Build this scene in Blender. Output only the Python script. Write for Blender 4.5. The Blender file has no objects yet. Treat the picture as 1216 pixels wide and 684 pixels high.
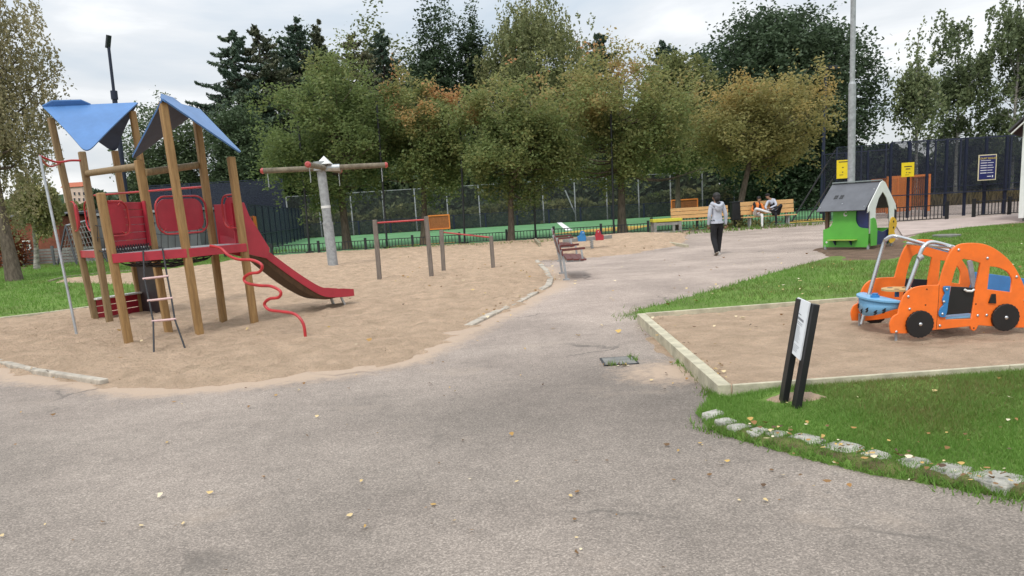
import bpy, bmesh, math, random
import numpy as np
from mathutils import Vector, Matrix
random.seed(7); rng = np.random.default_rng(11)
R = math.radians
S = bpy.context.scene
COL = S.collection
# ------------------------------------------------------------------ camera model (photo pixels -> metres)
FPX, CX, CY, CH, PIT, ROL = 900.0, 608.0, 405.0, 1.6, R(10), R(3.5)
_F = Vector((0, math.cos(PIT), -math.sin(PIT))); _U0 = Vector((0, math.sin(PIT), math.cos(PIT))); _R0 = Vector((1, 0, 0))
_RT = math.cos(ROL)*_R0 - math.sin(ROL)*_U0; _UP = math.cos(ROL)*_U0 + math.sin(ROL)*_R0
def ray(x, y): return _F*FPX + _RT*(x-CX) - _UP*(y-CY)
def g(x, y, z=0.0):
    d = ray(x, y); t = (z-CH)/d.z; return Vector((d.x*t, d.y*t, z))
def at(x, y, Y):
    d = ray(x, y); t = Y/d.y; return Vector((d.x*t, Y, CH+d.z*t))
def gx(x, Y, z=0.0):           # ground point on depth Y whose picture column is x (solve row)
    lo, hi = 100.0, 700.0
    for _ in range(50):
        m = (lo+hi)/2
        if at(x, m, Y).z > z: lo = m
        else: hi = m
    return at(x, lo, Y)
cam = bpy.data.cameras.new('camera'); co = bpy.data.objects.new('camera', cam); COL.objects.link(co)
cam.sensor_width = 36; cam.lens = 36*FPX/1216; cam.shift_y = (CY-342)/1216; cam.clip_end = 3000; cam.clip_start = .05
co.matrix_world = Matrix(((_RT.x, _UP.x, -_F.x, 0), (_RT.y, _UP.y, -_F.y, 0), (_RT.z, _UP.z, -_F.z, CH), (0, 0, 0, 1)))
S.camera = co
# ------------------------------------------------------------------ tagging
def tag(o, label=None, cat=None, group=None, kind=None):
    if label: o['label'] = label
    if cat: o['category'] = cat
    if group: o['group'] = group
    if kind: o['kind'] = kind
    return o
OFF = {}
def empty(name, loc, label=None, cat=None, group=None, rz=0):
    o = bpy.data.objects.new(name, None); COL.objects.link(o); o.location = loc; o.rotation_euler.z = rz
    o.empty_display_size = .2; OFF[o.name] = Vector(loc) if rz == 0 else None
    return tag(o, label, cat, group)
def local_empty(name, label=None, cat=None, group=None): return empty(name, (0, 0, 0), label, cat, group)
def kids(o): return [c for c in CH_.get(o.name, [])]
CH_ = {}
def setparent(o, p):
    o.parent = p; CH_.setdefault(p.name, []).append(o)
def copy_tree(o, parent=None):
    c = o.copy(); COL.objects.link(c)
    if parent: setparent(c, parent)
    for ch in kids(o): copy_tree(ch, c)
    return c
# ------------------------------------------------------------------ mesh builder
class MB:
    def __init__(s): s.v = []; s.f = []; s.m = []; s.sm = []
    def add(s, vs, fs, mi=0, smooth=False):
        b = len(s.v); s.v += [tuple(p) for p in vs]
        for f in fs: s.f.append(tuple(i+b for i in f)); s.m.append(mi); s.sm.append(smooth)
        return s
    def box(s, c, d, rz=0, M=None, mi=0):
        c = Vector(c); hx, hy, hz = d[0]/2, d[1]/2, d[2]/2
        M = M or Matrix.Rotation(rz, 3, 'Z')
        vs = [c + M @ Vector((x*hx, y*hy, z*hz)) for x in (-1, 1) for y in (-1, 1) for z in (-1, 1)]
        return s.add(vs, [(0, 1, 3, 2), (4, 6, 7, 5), (0, 4, 5, 1), (2, 3, 7, 6), (0, 2, 6, 4), (1, 5, 7, 3)], mi)
    def beam(s, p, q, w, h, up=(0, 0, 1), mi=0):
        p, q = Vector(p), Vector(q); z = (q-p); L = z.length; z.normalize(); up = Vector(up)
        if abs(z.dot(up)) > .98: up = Vector((1, 0, 0))
        x = up.cross(z).normalized(); y = z.cross(x)
        return s.box((p+q)/2, (w, h, L), M=Matrix((x, y, z)).transposed(), mi=mi)
    def tube(s, pts, r, n=8, mi=0, caps=True, closed=False):
        pts = [Vector(p) for p in pts]; k = len(pts)
        rs = r if isinstance(r, (list, tuple)) else [r]*k
        vs = []; prev = None
        for i, p in enumerate(pts):
            if closed: t = pts[(i+1) % k]-pts[i-1]
            else: t = pts[min(i+1, k-1)]-pts[max(i-1, 0)]
            t.normalize()
            if prev is None:
                a = Vector((0, 0, 1)) if abs(t.z) < .9 else Vector((1, 0, 0)); x = a.cross(t).normalized()
            else:
                x = (prev - t*prev.dot(t)).normalized()
            prev = x; y = t.cross(x)
            vs += [p + (x*math.cos(2*math.pi*j/n)+y*math.sin(2*math.pi*j/n))*rs[i] for j in range(n)]
        fs = []
        for i in range(k if closed else k-1):
            a = i*n; b = ((i+1) % k)*n
            fs += [(a+j, a+(j+1) % n, b+(j+1) % n, b+j) for j in range(n)]
        s.add(vs, fs, mi, True)
        if caps and not closed:
            s.add(vs[:n], [tuple(range(n))[::-1]], mi); s.add(vs[-n:], [tuple(range(n))], mi)
        return s
    def prism(s, pts, ext, mi=0):
        pts = [Vector(p) for p in pts]; e = Vector(ext); n = len(pts)
        return s.add(pts+[p+e for p in pts], [tuple(range(n))[::-1], tuple(range(n, 2*n))] + [(i, (i+1) % n, n+(i+1) % n, n+i) for i in range(n)], mi)
    def ell(s, c, r, n=12, m=8, mi=0, M=None):
        c = Vector(c); vs = []
        for i in range(m+1):
            t = math.pi*i/m
            for j in range(n):
                a = 2*math.pi*j/n; d = Vector((r[0]*math.sin(t)*math.cos(a), r[1]*math.sin(t)*math.sin(a), r[2]*math.cos(t)))
                vs.append(c + (M @ d if M else d))
        fs = [(i*n+j, (i+1)*n+j, (i+1)*n+(j+1) % n, i*n+(j+1) % n) for i in range(m) for j in range(n)]
        return s.add(vs, fs, mi, True)
    def build(s, name, mats, parent=None, bevel=0, bseg=2):
        off = Vector((0, 0, 0))
        if parent is not None: off = OFF.get(parent.name) or Vector((0, 0, 0))
        me = bpy.data.meshes.new(name); me.from_pydata([(p[0]-off[0], p[1]-off[1], p[2]-off[2]) for p in s.v], [], s.f)
        for m in (mats if isinstance(mats, (list, tuple)) else [mats]): me.materials.append(m)
        me.polygons.foreach_set('material_index', s.m); me.polygons.foreach_set('use_smooth', s.sm)
        bm = bmesh.new(); bm.from_mesh(me); bmesh.ops.recalc_face_normals(bm, faces=bm.faces); bm.to_mesh(me); bm.free()
        me.update(); return link(name, me, parent, bevel, bseg, off)
def link(name, me, parent=None, bevel=0, bseg=2, off=None):
    o = bpy.data.objects.new(name, me); COL.objects.link(o)
    OFF[o.name] = off if off is not None else Vector((0, 0, 0))
    if parent is not None: setparent(o, parent)
    if bevel:
        b = o.modifiers.new('bevel', 'BEVEL'); b.width = bevel; b.segments = bseg; b.limit_method = 'ANGLE'; b.angle_limit = R(40)
    return o
def raw(name, V, F, mats, parent=None, smooth=False, attr=None, mi=None):
    """numpy mesh: V (n,3), F (m,k)"""
    off = Vector((0, 0, 0))
    if parent is not None: off = OFF.get(parent.name) or Vector((0, 0, 0))
    V = np.asarray(V, dtype=np.float32) - np.array(off, dtype=np.float32); F = np.asarray(F, dtype=np.int32); k = F.shape[1]
    me = bpy.data.meshes.new(name); me.vertices.add(len(V)); me.vertices.foreach_set('co', V.ravel())
    me.loops.add(F.size); me.loops.foreach_set('vertex_index', F.ravel())
    me.polygons.add(len(F)); me.polygons.foreach_set('loop_start', np.arange(0, F.size, k, dtype=np.int32)); me.polygons.foreach_set('loop_total', np.full(len(F), k, dtype=np.int32))
    if smooth: me.polygons.foreach_set('use_smooth', np.ones(len(F), dtype=bool))
    for m in (mats if isinstance(mats, (list, tuple)) else [mats]): me.materials.append(m)
    if mi is not None: me.polygons.foreach_set('material_index', mi.astype(np.int32))
    if attr is not None:
        a = me.attributes.new('tint', 'FLOAT', 'FACE'); a.data.foreach_set('value', attr.astype(np.float32))
    me.update(); me.validate(); return link(name, me, parent, off=off)
def spline(pts, n=8, closed=False):
    pts = [Vector(p) for p in pts]; k = len(pts); out = []
    for i in range(k if closed else k-1):
        p0 = pts[i-1] if (closed or i > 0) else pts[0]*2-pts[1]; p1 = pts[i]; p2 = pts[(i+1) % k]
        p3 = pts[(i+2) % k] if (closed or i+2 < k) else p2*2-p1
        for j in range(n):
            t = j/n; out.append(.5*((2*p1)+(p2-p0)*t+(2*p0-5*p1+4*p2-p3)*t*t+(3*p1-p0-3*p2+p3)*t**3))
    if not closed: out.append(pts[-1].copy())
    return out
def plate(name, outline, holes, th, mat, M, parent=None, bev=.004):
    """a cut board: 2D outline with holes, thickness th, placed by 4x4 M (local z = thickness)"""
    cu = bpy.data.curves.new(name, 'CURVE'); cu.dimensions = '2D'; cu.fill_mode = 'BOTH'; cu.extrude = max(th/2-bev, .0005); cu.bevel_depth = bev; cu.bevel_resolution = 1; cu.offset = -bev
    for pl in [outline]+list(holes):
        sp = cu.splines.new('POLY'); sp.points.add(len(pl)-1); sp.use_cyclic_u = True
        for q, p in zip(sp.points, pl): q.co = (p[0], p[1], 0, 1)
    t = bpy.data.objects.new('tmp', cu); COL.objects.link(t)
    dg = bpy.context.evaluated_depsgraph_get(); me = bpy.data.meshes.new_from_object(t.evaluated_get(dg)); bpy.data.objects.remove(t)
    off = Vector((0, 0, 0))
    if parent is not None: off = OFF.get(parent.name) or Vector((0, 0, 0))
    me.transform(Matrix.Translation(-off) @ M); me.materials.clear(); me.materials.append(mat); me.name = name
    return link(name, me, parent, off=off)
def text(name, body, size, mat, M, parent=None, align='CENTER'):
    cu = bpy.data.curves.new(name, 'FONT'); cu.body = body; cu.size = size; cu.align_x = align; cu.extrude = .001
    t = bpy.data.objects.new('tmp', cu); COL.objects.link(t)
    dg = bpy.context.evaluated_depsgraph_get(); me = bpy.data.meshes.new_from_object(t.evaluated_get(dg)); bpy.data.objects.remove(t)
    off = (OFF.get(parent.name) or Vector((0, 0, 0))) if parent is not None else Vector((0, 0, 0))
    me.transform(Matrix.Translation(-off) @ M); me.materials.clear(); me.materials.append(mat); me.name = name
    return link(name, me, parent, off=off)
# ------------------------------------------------------------------ materials
def mat(name, col, rough=.6, var=.15, scale=6., bump=.0, bscale=40., metal=0., spec=.5, stretch=(1, 1, 1), col2=None, detail=5):
    m = bpy.data.materials.new(name); m.use_nodes = True; nt = m.node_tree; N = nt.nodes; L = nt.links; b = N['Principled BSDF']
    b.inputs['Roughness'].default_value = rough; b.inputs['Metallic'].default_value = metal; b.inputs['Specular IOR Level'].default_value = spec
    tc = N.new('ShaderNodeTexCoord'); mp = N.new('ShaderNodeMapping'); mp.inputs['Scale'].default_value = stretch; L.new(tc.outputs['Object'], mp.inputs[0])
    nz = N.new('ShaderNodeTexNoise'); nz.inputs['Scale'].default_value = scale; nz.inputs['Detail'].default_value = detail; nz.inputs['Roughness'].default_value = .65; L.new(mp.outputs[0], nz.inputs[0])
    rp = N.new('ShaderNodeValToRGB'); c2 = col2 or tuple(c*(1-var*1.6) for c in col); c1 = tuple(min(1, c*(1+var)) for c in col)
    rp.color_ramp.elements[0].position = .32; rp.color_ramp.elements[1].position = .68
    rp.color_ramp.elements[0].color = (*c2, 1); rp.color_ramp.elements[1].color = (*c1, 1)
    L.new(nz.outputs['Fac'], rp.inputs[0]); L.new(rp.outputs[0], b.inputs['Base Color'])
    if bump:
        n2 = N.new('ShaderNodeTexNoise'); n2.inputs['Scale'].default_value = bscale; n2.inputs['Detail'].default_value = 4; L.new(mp.outputs[0], n2.inputs[0])
        bp = N.new('ShaderNodeBump'); bp.inputs['Strength'].default_value = bump; bp.inputs['Distance'].default_value = .02; L.new(n2.outputs['Fac'], bp.inputs['Height']); L.new(bp.outputs[0], b.inputs['Normal'])
    m['nz'] = 1
    return m
def leafmat(name, stops, trans=.25, rough=.6):
    m = bpy.data.materials.new(name); m.use_nodes = True; nt = m.node_tree; N = nt.nodes; L = nt.links; b = N['Principled BSDF']; out = N['Material Output']
    at_ = N.new('ShaderNodeAttribute'); at_.attribute_name = 'tint'; rp = N.new('ShaderNodeValToRGB'); cr = rp.color_ramp
    while len(cr.elements) < len(stops): cr.elements.new(.5)
    for e, (p, c) in zip(cr.elements, stops): e.position = p; e.color = (*c, 1)
    L.new(at_.outputs['Fac'], rp.inputs[0]); L.new(rp.outputs[0], b.inputs['Base Color']); b.inputs['Roughness'].default_value = rough; b.inputs['Specular IOR Level'].default_value = .3
    tr = N.new('ShaderNodeBsdfTranslucent'); L.new(rp.outputs[0], tr.inputs[0]); mx = N.new('ShaderNodeMixShader'); mx.inputs[0].default_value = trans
    L.new(b.outputs[0], mx.inputs[1]); L.new(tr.outputs[0], mx.inputs[2]); L.new(mx.outputs[0], out.inputs[0]); return m
def netmat(name, col, fac, cell=.05, wire=.2):
    """woven wire mesh: dark strands, open cells (world-size pattern); fac = extra scrim density"""
    m = bpy.data.materials.new(name); m.use_nodes = True; nt = m.node_tree; N = nt.nodes; L = nt.links; b = N['Principled BSDF']; out = N['Material Output']
    b.inputs['Base Color'].default_value = (*col, 1); b.inputs['Roughness'].default_value = .6
    tc = N.new('ShaderNodeTexCoord'); sx = N.new('ShaderNodeSeparateXYZ'); L.new(tc.outputs['Object'], sx.inputs[0])
    def mth(op, a, c=None):
        n = N.new('ShaderNodeMath'); n.operation = op
        for i, v in enumerate((a, c)):
            if v is None: continue
            if isinstance(v, (int, float)): n.inputs[i].default_value = v
            else: L.new(v, n.inputs[i])
        return n.outputs[0]
    xy = mth('ADD', sx.outputs[0], mth('MULTIPLY', sx.outputs[1], .6))
    a = mth('LESS_THAN', mth('FRACT', mth('MULTIPLY', mth('ADD', xy, sx.outputs[2]), 1/cell)), wire)
    c = mth('LESS_THAN', mth('FRACT', mth('MULTIPLY', mth('SUBTRACT', xy, sx.outputs[2]), 1/cell)), wire)
    w = mth('MAXIMUM', mth('MAXIMUM', a, c), fac)
    tr = N.new('ShaderNodeBsdfTransparent'); mx = N.new('ShaderNodeMixShader'); L.new(w, mx.inputs[0]); L.new(tr.outputs[0], mx.inputs[1]); L.new(b.outputs[0], mx.inputs[2]); L.new(mx.outputs[0], out.inputs[0])
    return m
def asphalt_mat():
    m = bpy.data.materials.new('asphalt'); m.use_nodes = True; nt = m.node_tree; N = nt.nodes; L = nt.links; b = N['Principled BSDF']
    tc = N.new('ShaderNodeTexCoord'); ob = tc.outputs['Object']
    def noise(sc, det=4, ro=.6, v=ob):
        n = N.new('ShaderNodeTexNoise'); n.inputs['Scale'].default_value = sc; n.inputs['Detail'].default_value = det; n.inputs['Roughness'].default_value = ro; L.new(v, n.inputs[0]); return n.outputs['Fac']
    def ramp(i, stops):
        r = N.new('ShaderNodeValToRGB'); cr = r.color_ramp
        while len(cr.elements) < len(stops): cr.elements.new(.5)
        for e, (p, c) in zip(cr.elements, stops): e.position = p; e.color = (c, c, c, 1) if isinstance(c, (int, float)) else (*c, 1)
        L.new(i, r.inputs[0]); return r.outputs[0]
    def mix(f, a, c, t='MIX'):
        x = N.new('ShaderNodeMix'); x.data_type = 'RGBA'; x.blend_type = t
        for k, v in ((0, f), (6, a), (7, c)):
            if isinstance(v, tuple): x.inputs[k].default_value = (*v, 1)
            elif isinstance(v, (int, float)): x.inputs[k].default_value = v
            else: L.new(v, x.inputs[k])
        return x.outputs[2]
    sx = N.new('ShaderNodeSeparateXYZ'); L.new(ob, sx.inputs[0])
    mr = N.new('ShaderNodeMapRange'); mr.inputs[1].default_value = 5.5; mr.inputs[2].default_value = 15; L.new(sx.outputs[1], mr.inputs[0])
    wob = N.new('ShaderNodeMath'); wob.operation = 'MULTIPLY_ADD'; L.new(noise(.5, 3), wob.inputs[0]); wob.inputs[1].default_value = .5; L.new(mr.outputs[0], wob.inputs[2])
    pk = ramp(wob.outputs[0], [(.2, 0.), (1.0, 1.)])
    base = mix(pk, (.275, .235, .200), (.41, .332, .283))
    patches = ramp(noise(.55, 5, .6), [(.3, .72), (.62, 1.12)])
    base = mix(1., base, patches, 'MULTIPLY')
    fine = ramp(noise(7, 4, .6), [(.3, .9), (.7, 1.08)]); base = mix(1., base, fine, 'MULTIPLY')
    # stone chips
    vo = N.new('ShaderNodeTexVoronoi'); vo.inputs['Scale'].default_value = 125; L.new(ob, vo.inputs[0])
    sp = N.new('ShaderNodeSeparateColor'); L.new(vo.outputs['Color'], sp.inputs[0])
    chips = ramp(sp.outputs[0], [(0, .70), (.35, .89), (.7, 1.05), (.95, 1.38)])
    base = mix(1., base, chips, 'MULTIPLY')
    grit = ramp(noise(70, 2, .5), [(.35, .85), (.65, 1.12)]); base = mix(1., base, grit, 'MULTIPLY')
    # older, darker asphalt between the drain and the lawn corner
    vd = N.new('ShaderNodeVectorMath'); vd.operation = 'DISTANCE'; L.new(ob, vd.inputs[0]); vd.inputs[1].default_value = (.75, 6.1, 0)
    dk = N.new('ShaderNodeMath'); dk.operation = 'MULTIPLY_ADD'; L.new(noise(1.1, 4), dk.inputs[0]); dk.inputs[1].default_value = -1.6; L.new(vd.outputs['Value'], dk.inputs[2])
    dm = ramp(dk.outputs[0], [(0.0, .74), (.9, 1.0)]); base = mix(1., base, dm, 'MULTIPLY')
    # dark damp stains, pale dust
    st = ramp(noise(1.7, 6, .7), [(.66, 0.), (.8, .4)]); base = mix(st, base, (.17, .15, .14))
    du = ramp(noise(.9, 5, .7), [(.58, 0.), (.75, .5)]); base = mix(du, base, (.42, .34, .27))
    da = N.new('ShaderNodeAttribute'); da.attribute_name = 'dust'; dn_ = N.new('ShaderNodeMath'); dn_.operation = 'MULTIPLY_ADD'; L.new(noise(9, 5, .7), dn_.inputs[0]); dn_.inputs[1].default_value = .9; L.new(da.outputs['Fac'], dn_.inputs[2])
    base = mix(ramp(dn_.outputs[0], [(.62, 0.), (1.25, .85)]), base, (.48, .36, .265))
    # hairline cracks in a few places
    vc = N.new('ShaderNodeTexVoronoi'); vc.feature = 'DISTANCE_TO_EDGE'; vc.inputs['Scale'].default_value = .42; wv = N.new('ShaderNodeVectorMath'); wv.operation = 'MULTIPLY_ADD'; nn = N.new('ShaderNodeTexNoise'); nn.inputs['Scale'].default_value = 1.7; nn.inputs['Detail'].default_value = 6; L.new(ob, nn.inputs[0]); L.new(nn.outputs['Color'], wv.inputs[0]); wv.inputs[1].default_value = (.9, .9, 0); L.new(ob, wv.inputs[2]); L.new(wv.outputs[0], vc.inputs[0])
    cm_ = mix(1., ramp(vc.outputs['Distance'], [(.0, 1.), (.012, 0.)]), ramp(noise(.35, 2), [(.52, 0.), (.6, .7)]), 'MULTIPLY'); base = mix(cm_, base, (.09, .08, .07))
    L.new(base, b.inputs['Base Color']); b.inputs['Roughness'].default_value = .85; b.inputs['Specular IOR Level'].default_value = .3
    bp = N.new('ShaderNodeBump'); bp.inputs['Strength'].default_value = .55; bp.inputs['Distance'].default_value = .006; L.new(sp.outputs[1], bp.inputs['Height']); L.new(bp.outputs[0], b.inputs['Normal'])
    return m
def sand_mat(name='sand', c1=(.70, .52, .375), c2=(.58, .425, .30)):
    m = mat(name, c1, .95, col2=c2, scale=3.2, spec=.1); nt = m.node_tree; N = nt.nodes; L = nt.links; b = N['Principled BSDF']
    tc = N.new('ShaderNodeTexCoord'); mp = N.new('ShaderNodeMapping'); mp.inputs['Scale'].default_value = (1, 1, 1); L.new(tc.outputs['Object'], mp.inputs[0])
    n1 = N.new('ShaderNodeTexNoise'); n1.inputs['Scale'].default_value = 10.5; n1.inputs['Detail'].default_value = 6; n1.inputs['Roughness'].default_value = .7; L.new(mp.outputs[0], n1.inputs[0])
    n3 = N.new('ShaderNodeTexNoise'); n3.inputs['Scale'].default_value = 140; n3.inputs['Detail'].default_value = 2; L.new(mp.outputs[0], n3.inputs[0])
    ad = N.new('ShaderNodeMath'); ad.operation = 'MULTIPLY_ADD'; L.new(n3.outputs['Fac'], ad.inputs[0]); ad.inputs[1].default_value = .12; L.new(n1.outputs['Fac'], ad.inputs[2])
    bp = N.new('ShaderNodeBump'); bp.inputs['Strength'].default_value = 1.0; bp.inputs['Distance'].default_value = .16; L.new(ad.outputs[0], bp.inputs['Height']); L.new(bp.outputs[0], b.inputs['Normal'])
    # grain colour
    src = b.inputs['Base Color'].links[0].from_socket
    r = N.new('ShaderNodeValToRGB'); r.color_ramp.elements[0].position = .3; r.color_ramp.elements[1].position = .7; r.color_ramp.elements[0].color = (.78, .78, .78, 1); r.color_ramp.elements[1].color = (1.15, 1.13, 1.1, 1); L.new(n3.outputs['Fac'], r.inputs[0])
    x = N.new('ShaderNodeMix'); x.data_type = 'RGBA'; x.blend_type = 'MULTIPLY'; x.inputs[0].default_value = 1; L.new(src, x.inputs[6]); L.new(r.outputs[0], x.inputs[7]); L.new(x.outputs[2], b.inputs['Base Color'])
    return m
M = {}
M['asphalt'] = asphalt_mat(); M['sand'] = sand_mat(); M['dirt'] = sand_mat('dirt', (.30, .205, .15), (.20, .14, .10))
M['verge'] = mat('verge_soil', (.12, .14, .045), .95, .3, 9, .8, 70, spec=.1, col2=(.11, .085, .05))
M['lawn'] = mat('lawn_soil', (.125, .205, .045), .95, .3, 1.3, .6, 60, spec=.1, col2=(.11, .155, .045))
M['field'] = mat('field', (.075, .13, .03), .95, .3, .4, spec=.1)
M['turf'] = mat('turf', (.12, .27, .125), .9, .16, .6, .3, 80, spec=.15)
M['turf_line'] = mat('turf_line', (.75, .76, .74), .8, .05); M['turf_yellow'] = mat('turf_yellow', (.62, .40, .07), .9, .1)
M['pale_path'] = mat('pale_path', (.46, .375, .335), .9, .12, 1.5, .3, 90, spec=.2)
M['kerb'] = mat('kerb_stone', (.47, .42, .35), .9, .22, 7, .5, 60, spec=.2)
M['kerbwood'] = mat('kerb_timber', (.50, .46, .34), .85, .2, 5, .3, 40, spec=.2)
M['kerbwood_w'] = mat('kerb_timber_weathered', (.30, .27, .19), .9, .3, 6, .4, 40, spec=.2)
M['stone'] = mat('paving_stone', (.40, .385, .34), .85, .28, 9, .6, 50, spec=.25)
M['wood'] = mat('pine_post', (.31, .185, .070), .6, .2, 4, .25, 22, stretch=(9, 9, .8), col2=(.22, .12, .04))
M['wood2'] = mat('pine_post_grey', (.24, .165, .08), .65, .2, 4, .25, 22, stretch=(9, 9, .8), col2=(.17, .11, .05))
M['greywood'] = mat('grey_post', (.21, .18, .155), .8, .22, 5, .35, 25, stretch=(8, 8, .8), spec=.2)
M['woodbar'] = mat('weathered_bar', (.20, .17, .125), .8, .25, 6, .35, 25, spec=.2)
M['red'] = mat('red_panel', (.42, .030, .048), .38, .12, 3); M['redtube'] = mat('red_tube', (.46, .03, .035), .35, .12, 5)
M['redfade'] = mat('red_tube_faded', (.46, .075, .07), .45, .2, 9)
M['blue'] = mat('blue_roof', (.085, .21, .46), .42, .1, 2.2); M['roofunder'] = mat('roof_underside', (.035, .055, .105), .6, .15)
M['dark'] = mat('dark_panel', (.05, .035, .035), .6, .2); M['rope'] = mat('rope', (.035, .035, .038), .8, .3, 60)
M['galv'] = mat('galvanised', (.50, .52, .53), .42, .14, 9, .05, 50, metal=.75); M['galvdull'] = mat('galvanised_dull', (.36, .375, .385), .6, .18, 9, .1, 50, metal=.3)
M['chrome'] = mat('bright_steel', (.62, .63, .64), .25, .06, 5, metal=.95); M['white'] = mat('white_paint', (.74, .74, .72), .5, .06, 4)
M['cap'] = mat('cap_white', (.66, .65, .6), .5, .1)
M['pink'] = mat('rung', (.62, .42, .40), .5, .12)
M['orange'] = mat('orange_board', (.88, .175, .018), .42, .10, 5, col2=(.78, .16, .022)); M['black'] = mat('black_board', (.012, .012, .013), .42, .2, 4)
M['carblue'] = mat('light_blue_board', (.17, .40, .63), .4, .08, 3); M['carblue2'] = mat('blue_board', (.035, .20, .46), .4, .1, 3)
M['tan'] = mat('tan_board', (.55, .36, .14), .5, .12, 5)
M['green'] = mat('green_board', (.10, .40, .052), .42, .07, 2.5); M['navyboard'] = mat('navy_board', (.018, .028, .11), .4, .1)
M['greyroof'] = mat('grey_roof', (.115, .12, .135), .55, .12, 3); M['greyridge'] = mat('ridge_grey', (.20, .23, .225), .5, .1); M['yellow'] = mat('yellow_board', (.72, .42, .03), .45, .08)
M['shelf'] = mat('shelf_board', (.33, .42, .07), .5, .1); M['brownpost'] = mat('brown_post', (.10, .055, .028), .7, .2, 5, stretch=(6, 6, 1))
M['navy'] = mat('navy_steel', (.009, .015, .038), .5, .15); M['blackmetal'] = mat('black_steel', (.016, .019, .022), .5, .2)
M['net_navy'] = netmat('navy_mesh', (.004, .008, .022), .26, .05, .12); M['net_blue'] = netmat('navy_screen', (.006, .011, .028), .85); M['net_green'] = netmat('fence_mesh', (.05, .058, .055), .10, .05, .14); M['net_side'] = netmat('side_mesh', (.02, .032, .05), .60)
M['orangemesh'] = netmat('orange_mesh', (.80, .25, .045), .62, .06); M['orangeframe'] = mat('orange_frame', (.80, .24, .045), .5, .1); M['rust'] = mat('rust_slats', (.36, .115, .03), .6, .15)
M['benchwood'] = mat('bench_pine', (.62, .38, .16), .55, .12, 4, stretch=(1, 6, 6)); M['maroon'] = mat('maroon_slat', (.14, .035, .03), .5, .18, 5)
M['boxyellow'] = mat('yellow_lid', (.56, .52, .045), .5, .1); M['greyboard'] = mat('grey_board', (.25, .245, .23), .8, .2, 5, .2, 30)
M['bin'] = mat('bin_black', (.012, .014, .016), .5, .2); M['signy'] = mat('sign_yellow', (.80, .62, .02), .45, .05); M['ink'] = mat('ink', (.06, .05, .03), .6, .1); M['signblue'] = mat('sign_blue', (.015, .022, .13), .45, .08); M['cream'] = mat('sign_cream', (.72, .66, .42), .5, .05)
M['signwhite'] = mat('sign_white', (.78, .80, .83), .35, .03); M['inkgrey'] = mat('ink_grey', (.22, .23, .25), .6, .1)
M['brick'] = mat('brick_wall', (.23, .085, .055), .9, .2, 3, spec=.1); M['roofdark'] = mat('roof_dark', (.06, .06, .065), .7, .2); M['glass'] = mat('window_glass', (.03, .035, .05), .1, .1); M['greywall'] = mat('grey_wall', (.13, .135, .14), .8, .12, 1.5)
M['plaster'] = mat('plaster', (.66, .50, .42), .85, .08); M['tileroof'] = mat('tile_roof', (.42, .12, .06), .8, .15); M['falured'] = mat('barn_red', (.20, .03, .02), .85, .15, 6, stretch=(6, 6, .6))
M['bark'] = mat('bark', (.135, .11, .085), .95, .3, 5, .8, 14, stretch=(3, 3, .7), spec=.1); M['barkdark'] = mat('bark_dark', (.065, .055, .045), .95, .3, 5, .6, 14, spec=.1)
M['birchbark'] = mat('birch_bark', (.42, .40, .36), .9, .2, 4, .3, 14, stretch=(1, 1, 3), spec=.1, col2=(.10, .09, .08))
M['hill'] = mat('hill', (.055, .085, .05), 1, .35, .05, spec=0.)
M['skin'] = mat('skin', (.34, .19, .12), .55, .06); M['hairdark'] = mat('hair_dark', (.014, .011, .010), .6, .2, 40)
M['hoodie'] = mat('hoodie_grey', (.46, .48, .54), .9, .1, 8, .3, 20); M['blackcloth'] = mat('black_cloth', (.012, .012, .015), .9, .2, 8, .3, 20); M['whitecloth'] = mat('white_cloth', (.66, .66, .66), .85, .08, 8, .3, 20); M['orangecloth'] = mat('orange_cloth', (.70, .20, .04), .85, .1, 8, .3, 20); M['shoe'] = mat('white_shoe', (.60, .58, .54), .6, .1); M['sole'] = mat('shoe_sole', (.22, .18, .14), .7, .1)
M['concrete'] = mat('drain_concrete', (.20, .195, .18), .9, .2, 8, .4, 40)
M['net_pole'] = mat('thin_pole', (.02, .023, .025), .5, .2)
# ------------------------------------------------------------------ numpy noise + polygon helpers
def vnoise(x, y, seed=0):
    xi = np.floor(x).astype(np.int64); yi = np.floor(y).astype(np.int64); fx = x-xi; fy = y-yi; fx = fx*fx*(3-2*fx); fy = fy*fy*(3-2*fy)
    def h(a, b):
        n = (a*374761393 + b*668265263 + seed*1442695041) & 0x7fffffff; n = ((n ^ (n >> 13))*1274126177) & 0x7fffffff; return ((n ^ (n >> 16)) & 0xffff)/65535.
    return (h(xi, yi)*(1-fx)+h(xi+1, yi)*fx)*(1-fy)+(h(xi, yi+1)*(1-fx)+h(xi+1, yi+1)*fx)*fy
def fbm(x, y, seed=0, o=4, gain=.5):
    s = 0; a = 1; t = 0
    for i in range(o): s = s+a*vnoise(x*2**i, y*2**i, seed+i); t += a; a *= gain
    return s/t
def sdist(P, poly):
    poly = np.asarray([(p[0], p[1]) for p in poly]); d = np.full(len(P), 1e9); ins = np.zeros(len(P), bool); n = len(poly)
    for i in range(n):
        a = poly[i]; b = poly[(i+1) % n]; e = b-a; w = P-a; t = np.clip((w@e)/(e@e+1e-12), 0, 1); d = np.minimum(d, np.hypot(*(w-t[:, None]*e).T))
        c = (a[1] > P[:, 1]) != (b[1] > P[:, 1])
        with np.errstate(divide='ignore', invalid='ignore'): ins ^= c & (P[:, 0] < (b[0]-a[0])*(P[:, 1]-a[1])/(b[1]-a[1])+a[0])
    return np.where(ins, d, -d)
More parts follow.
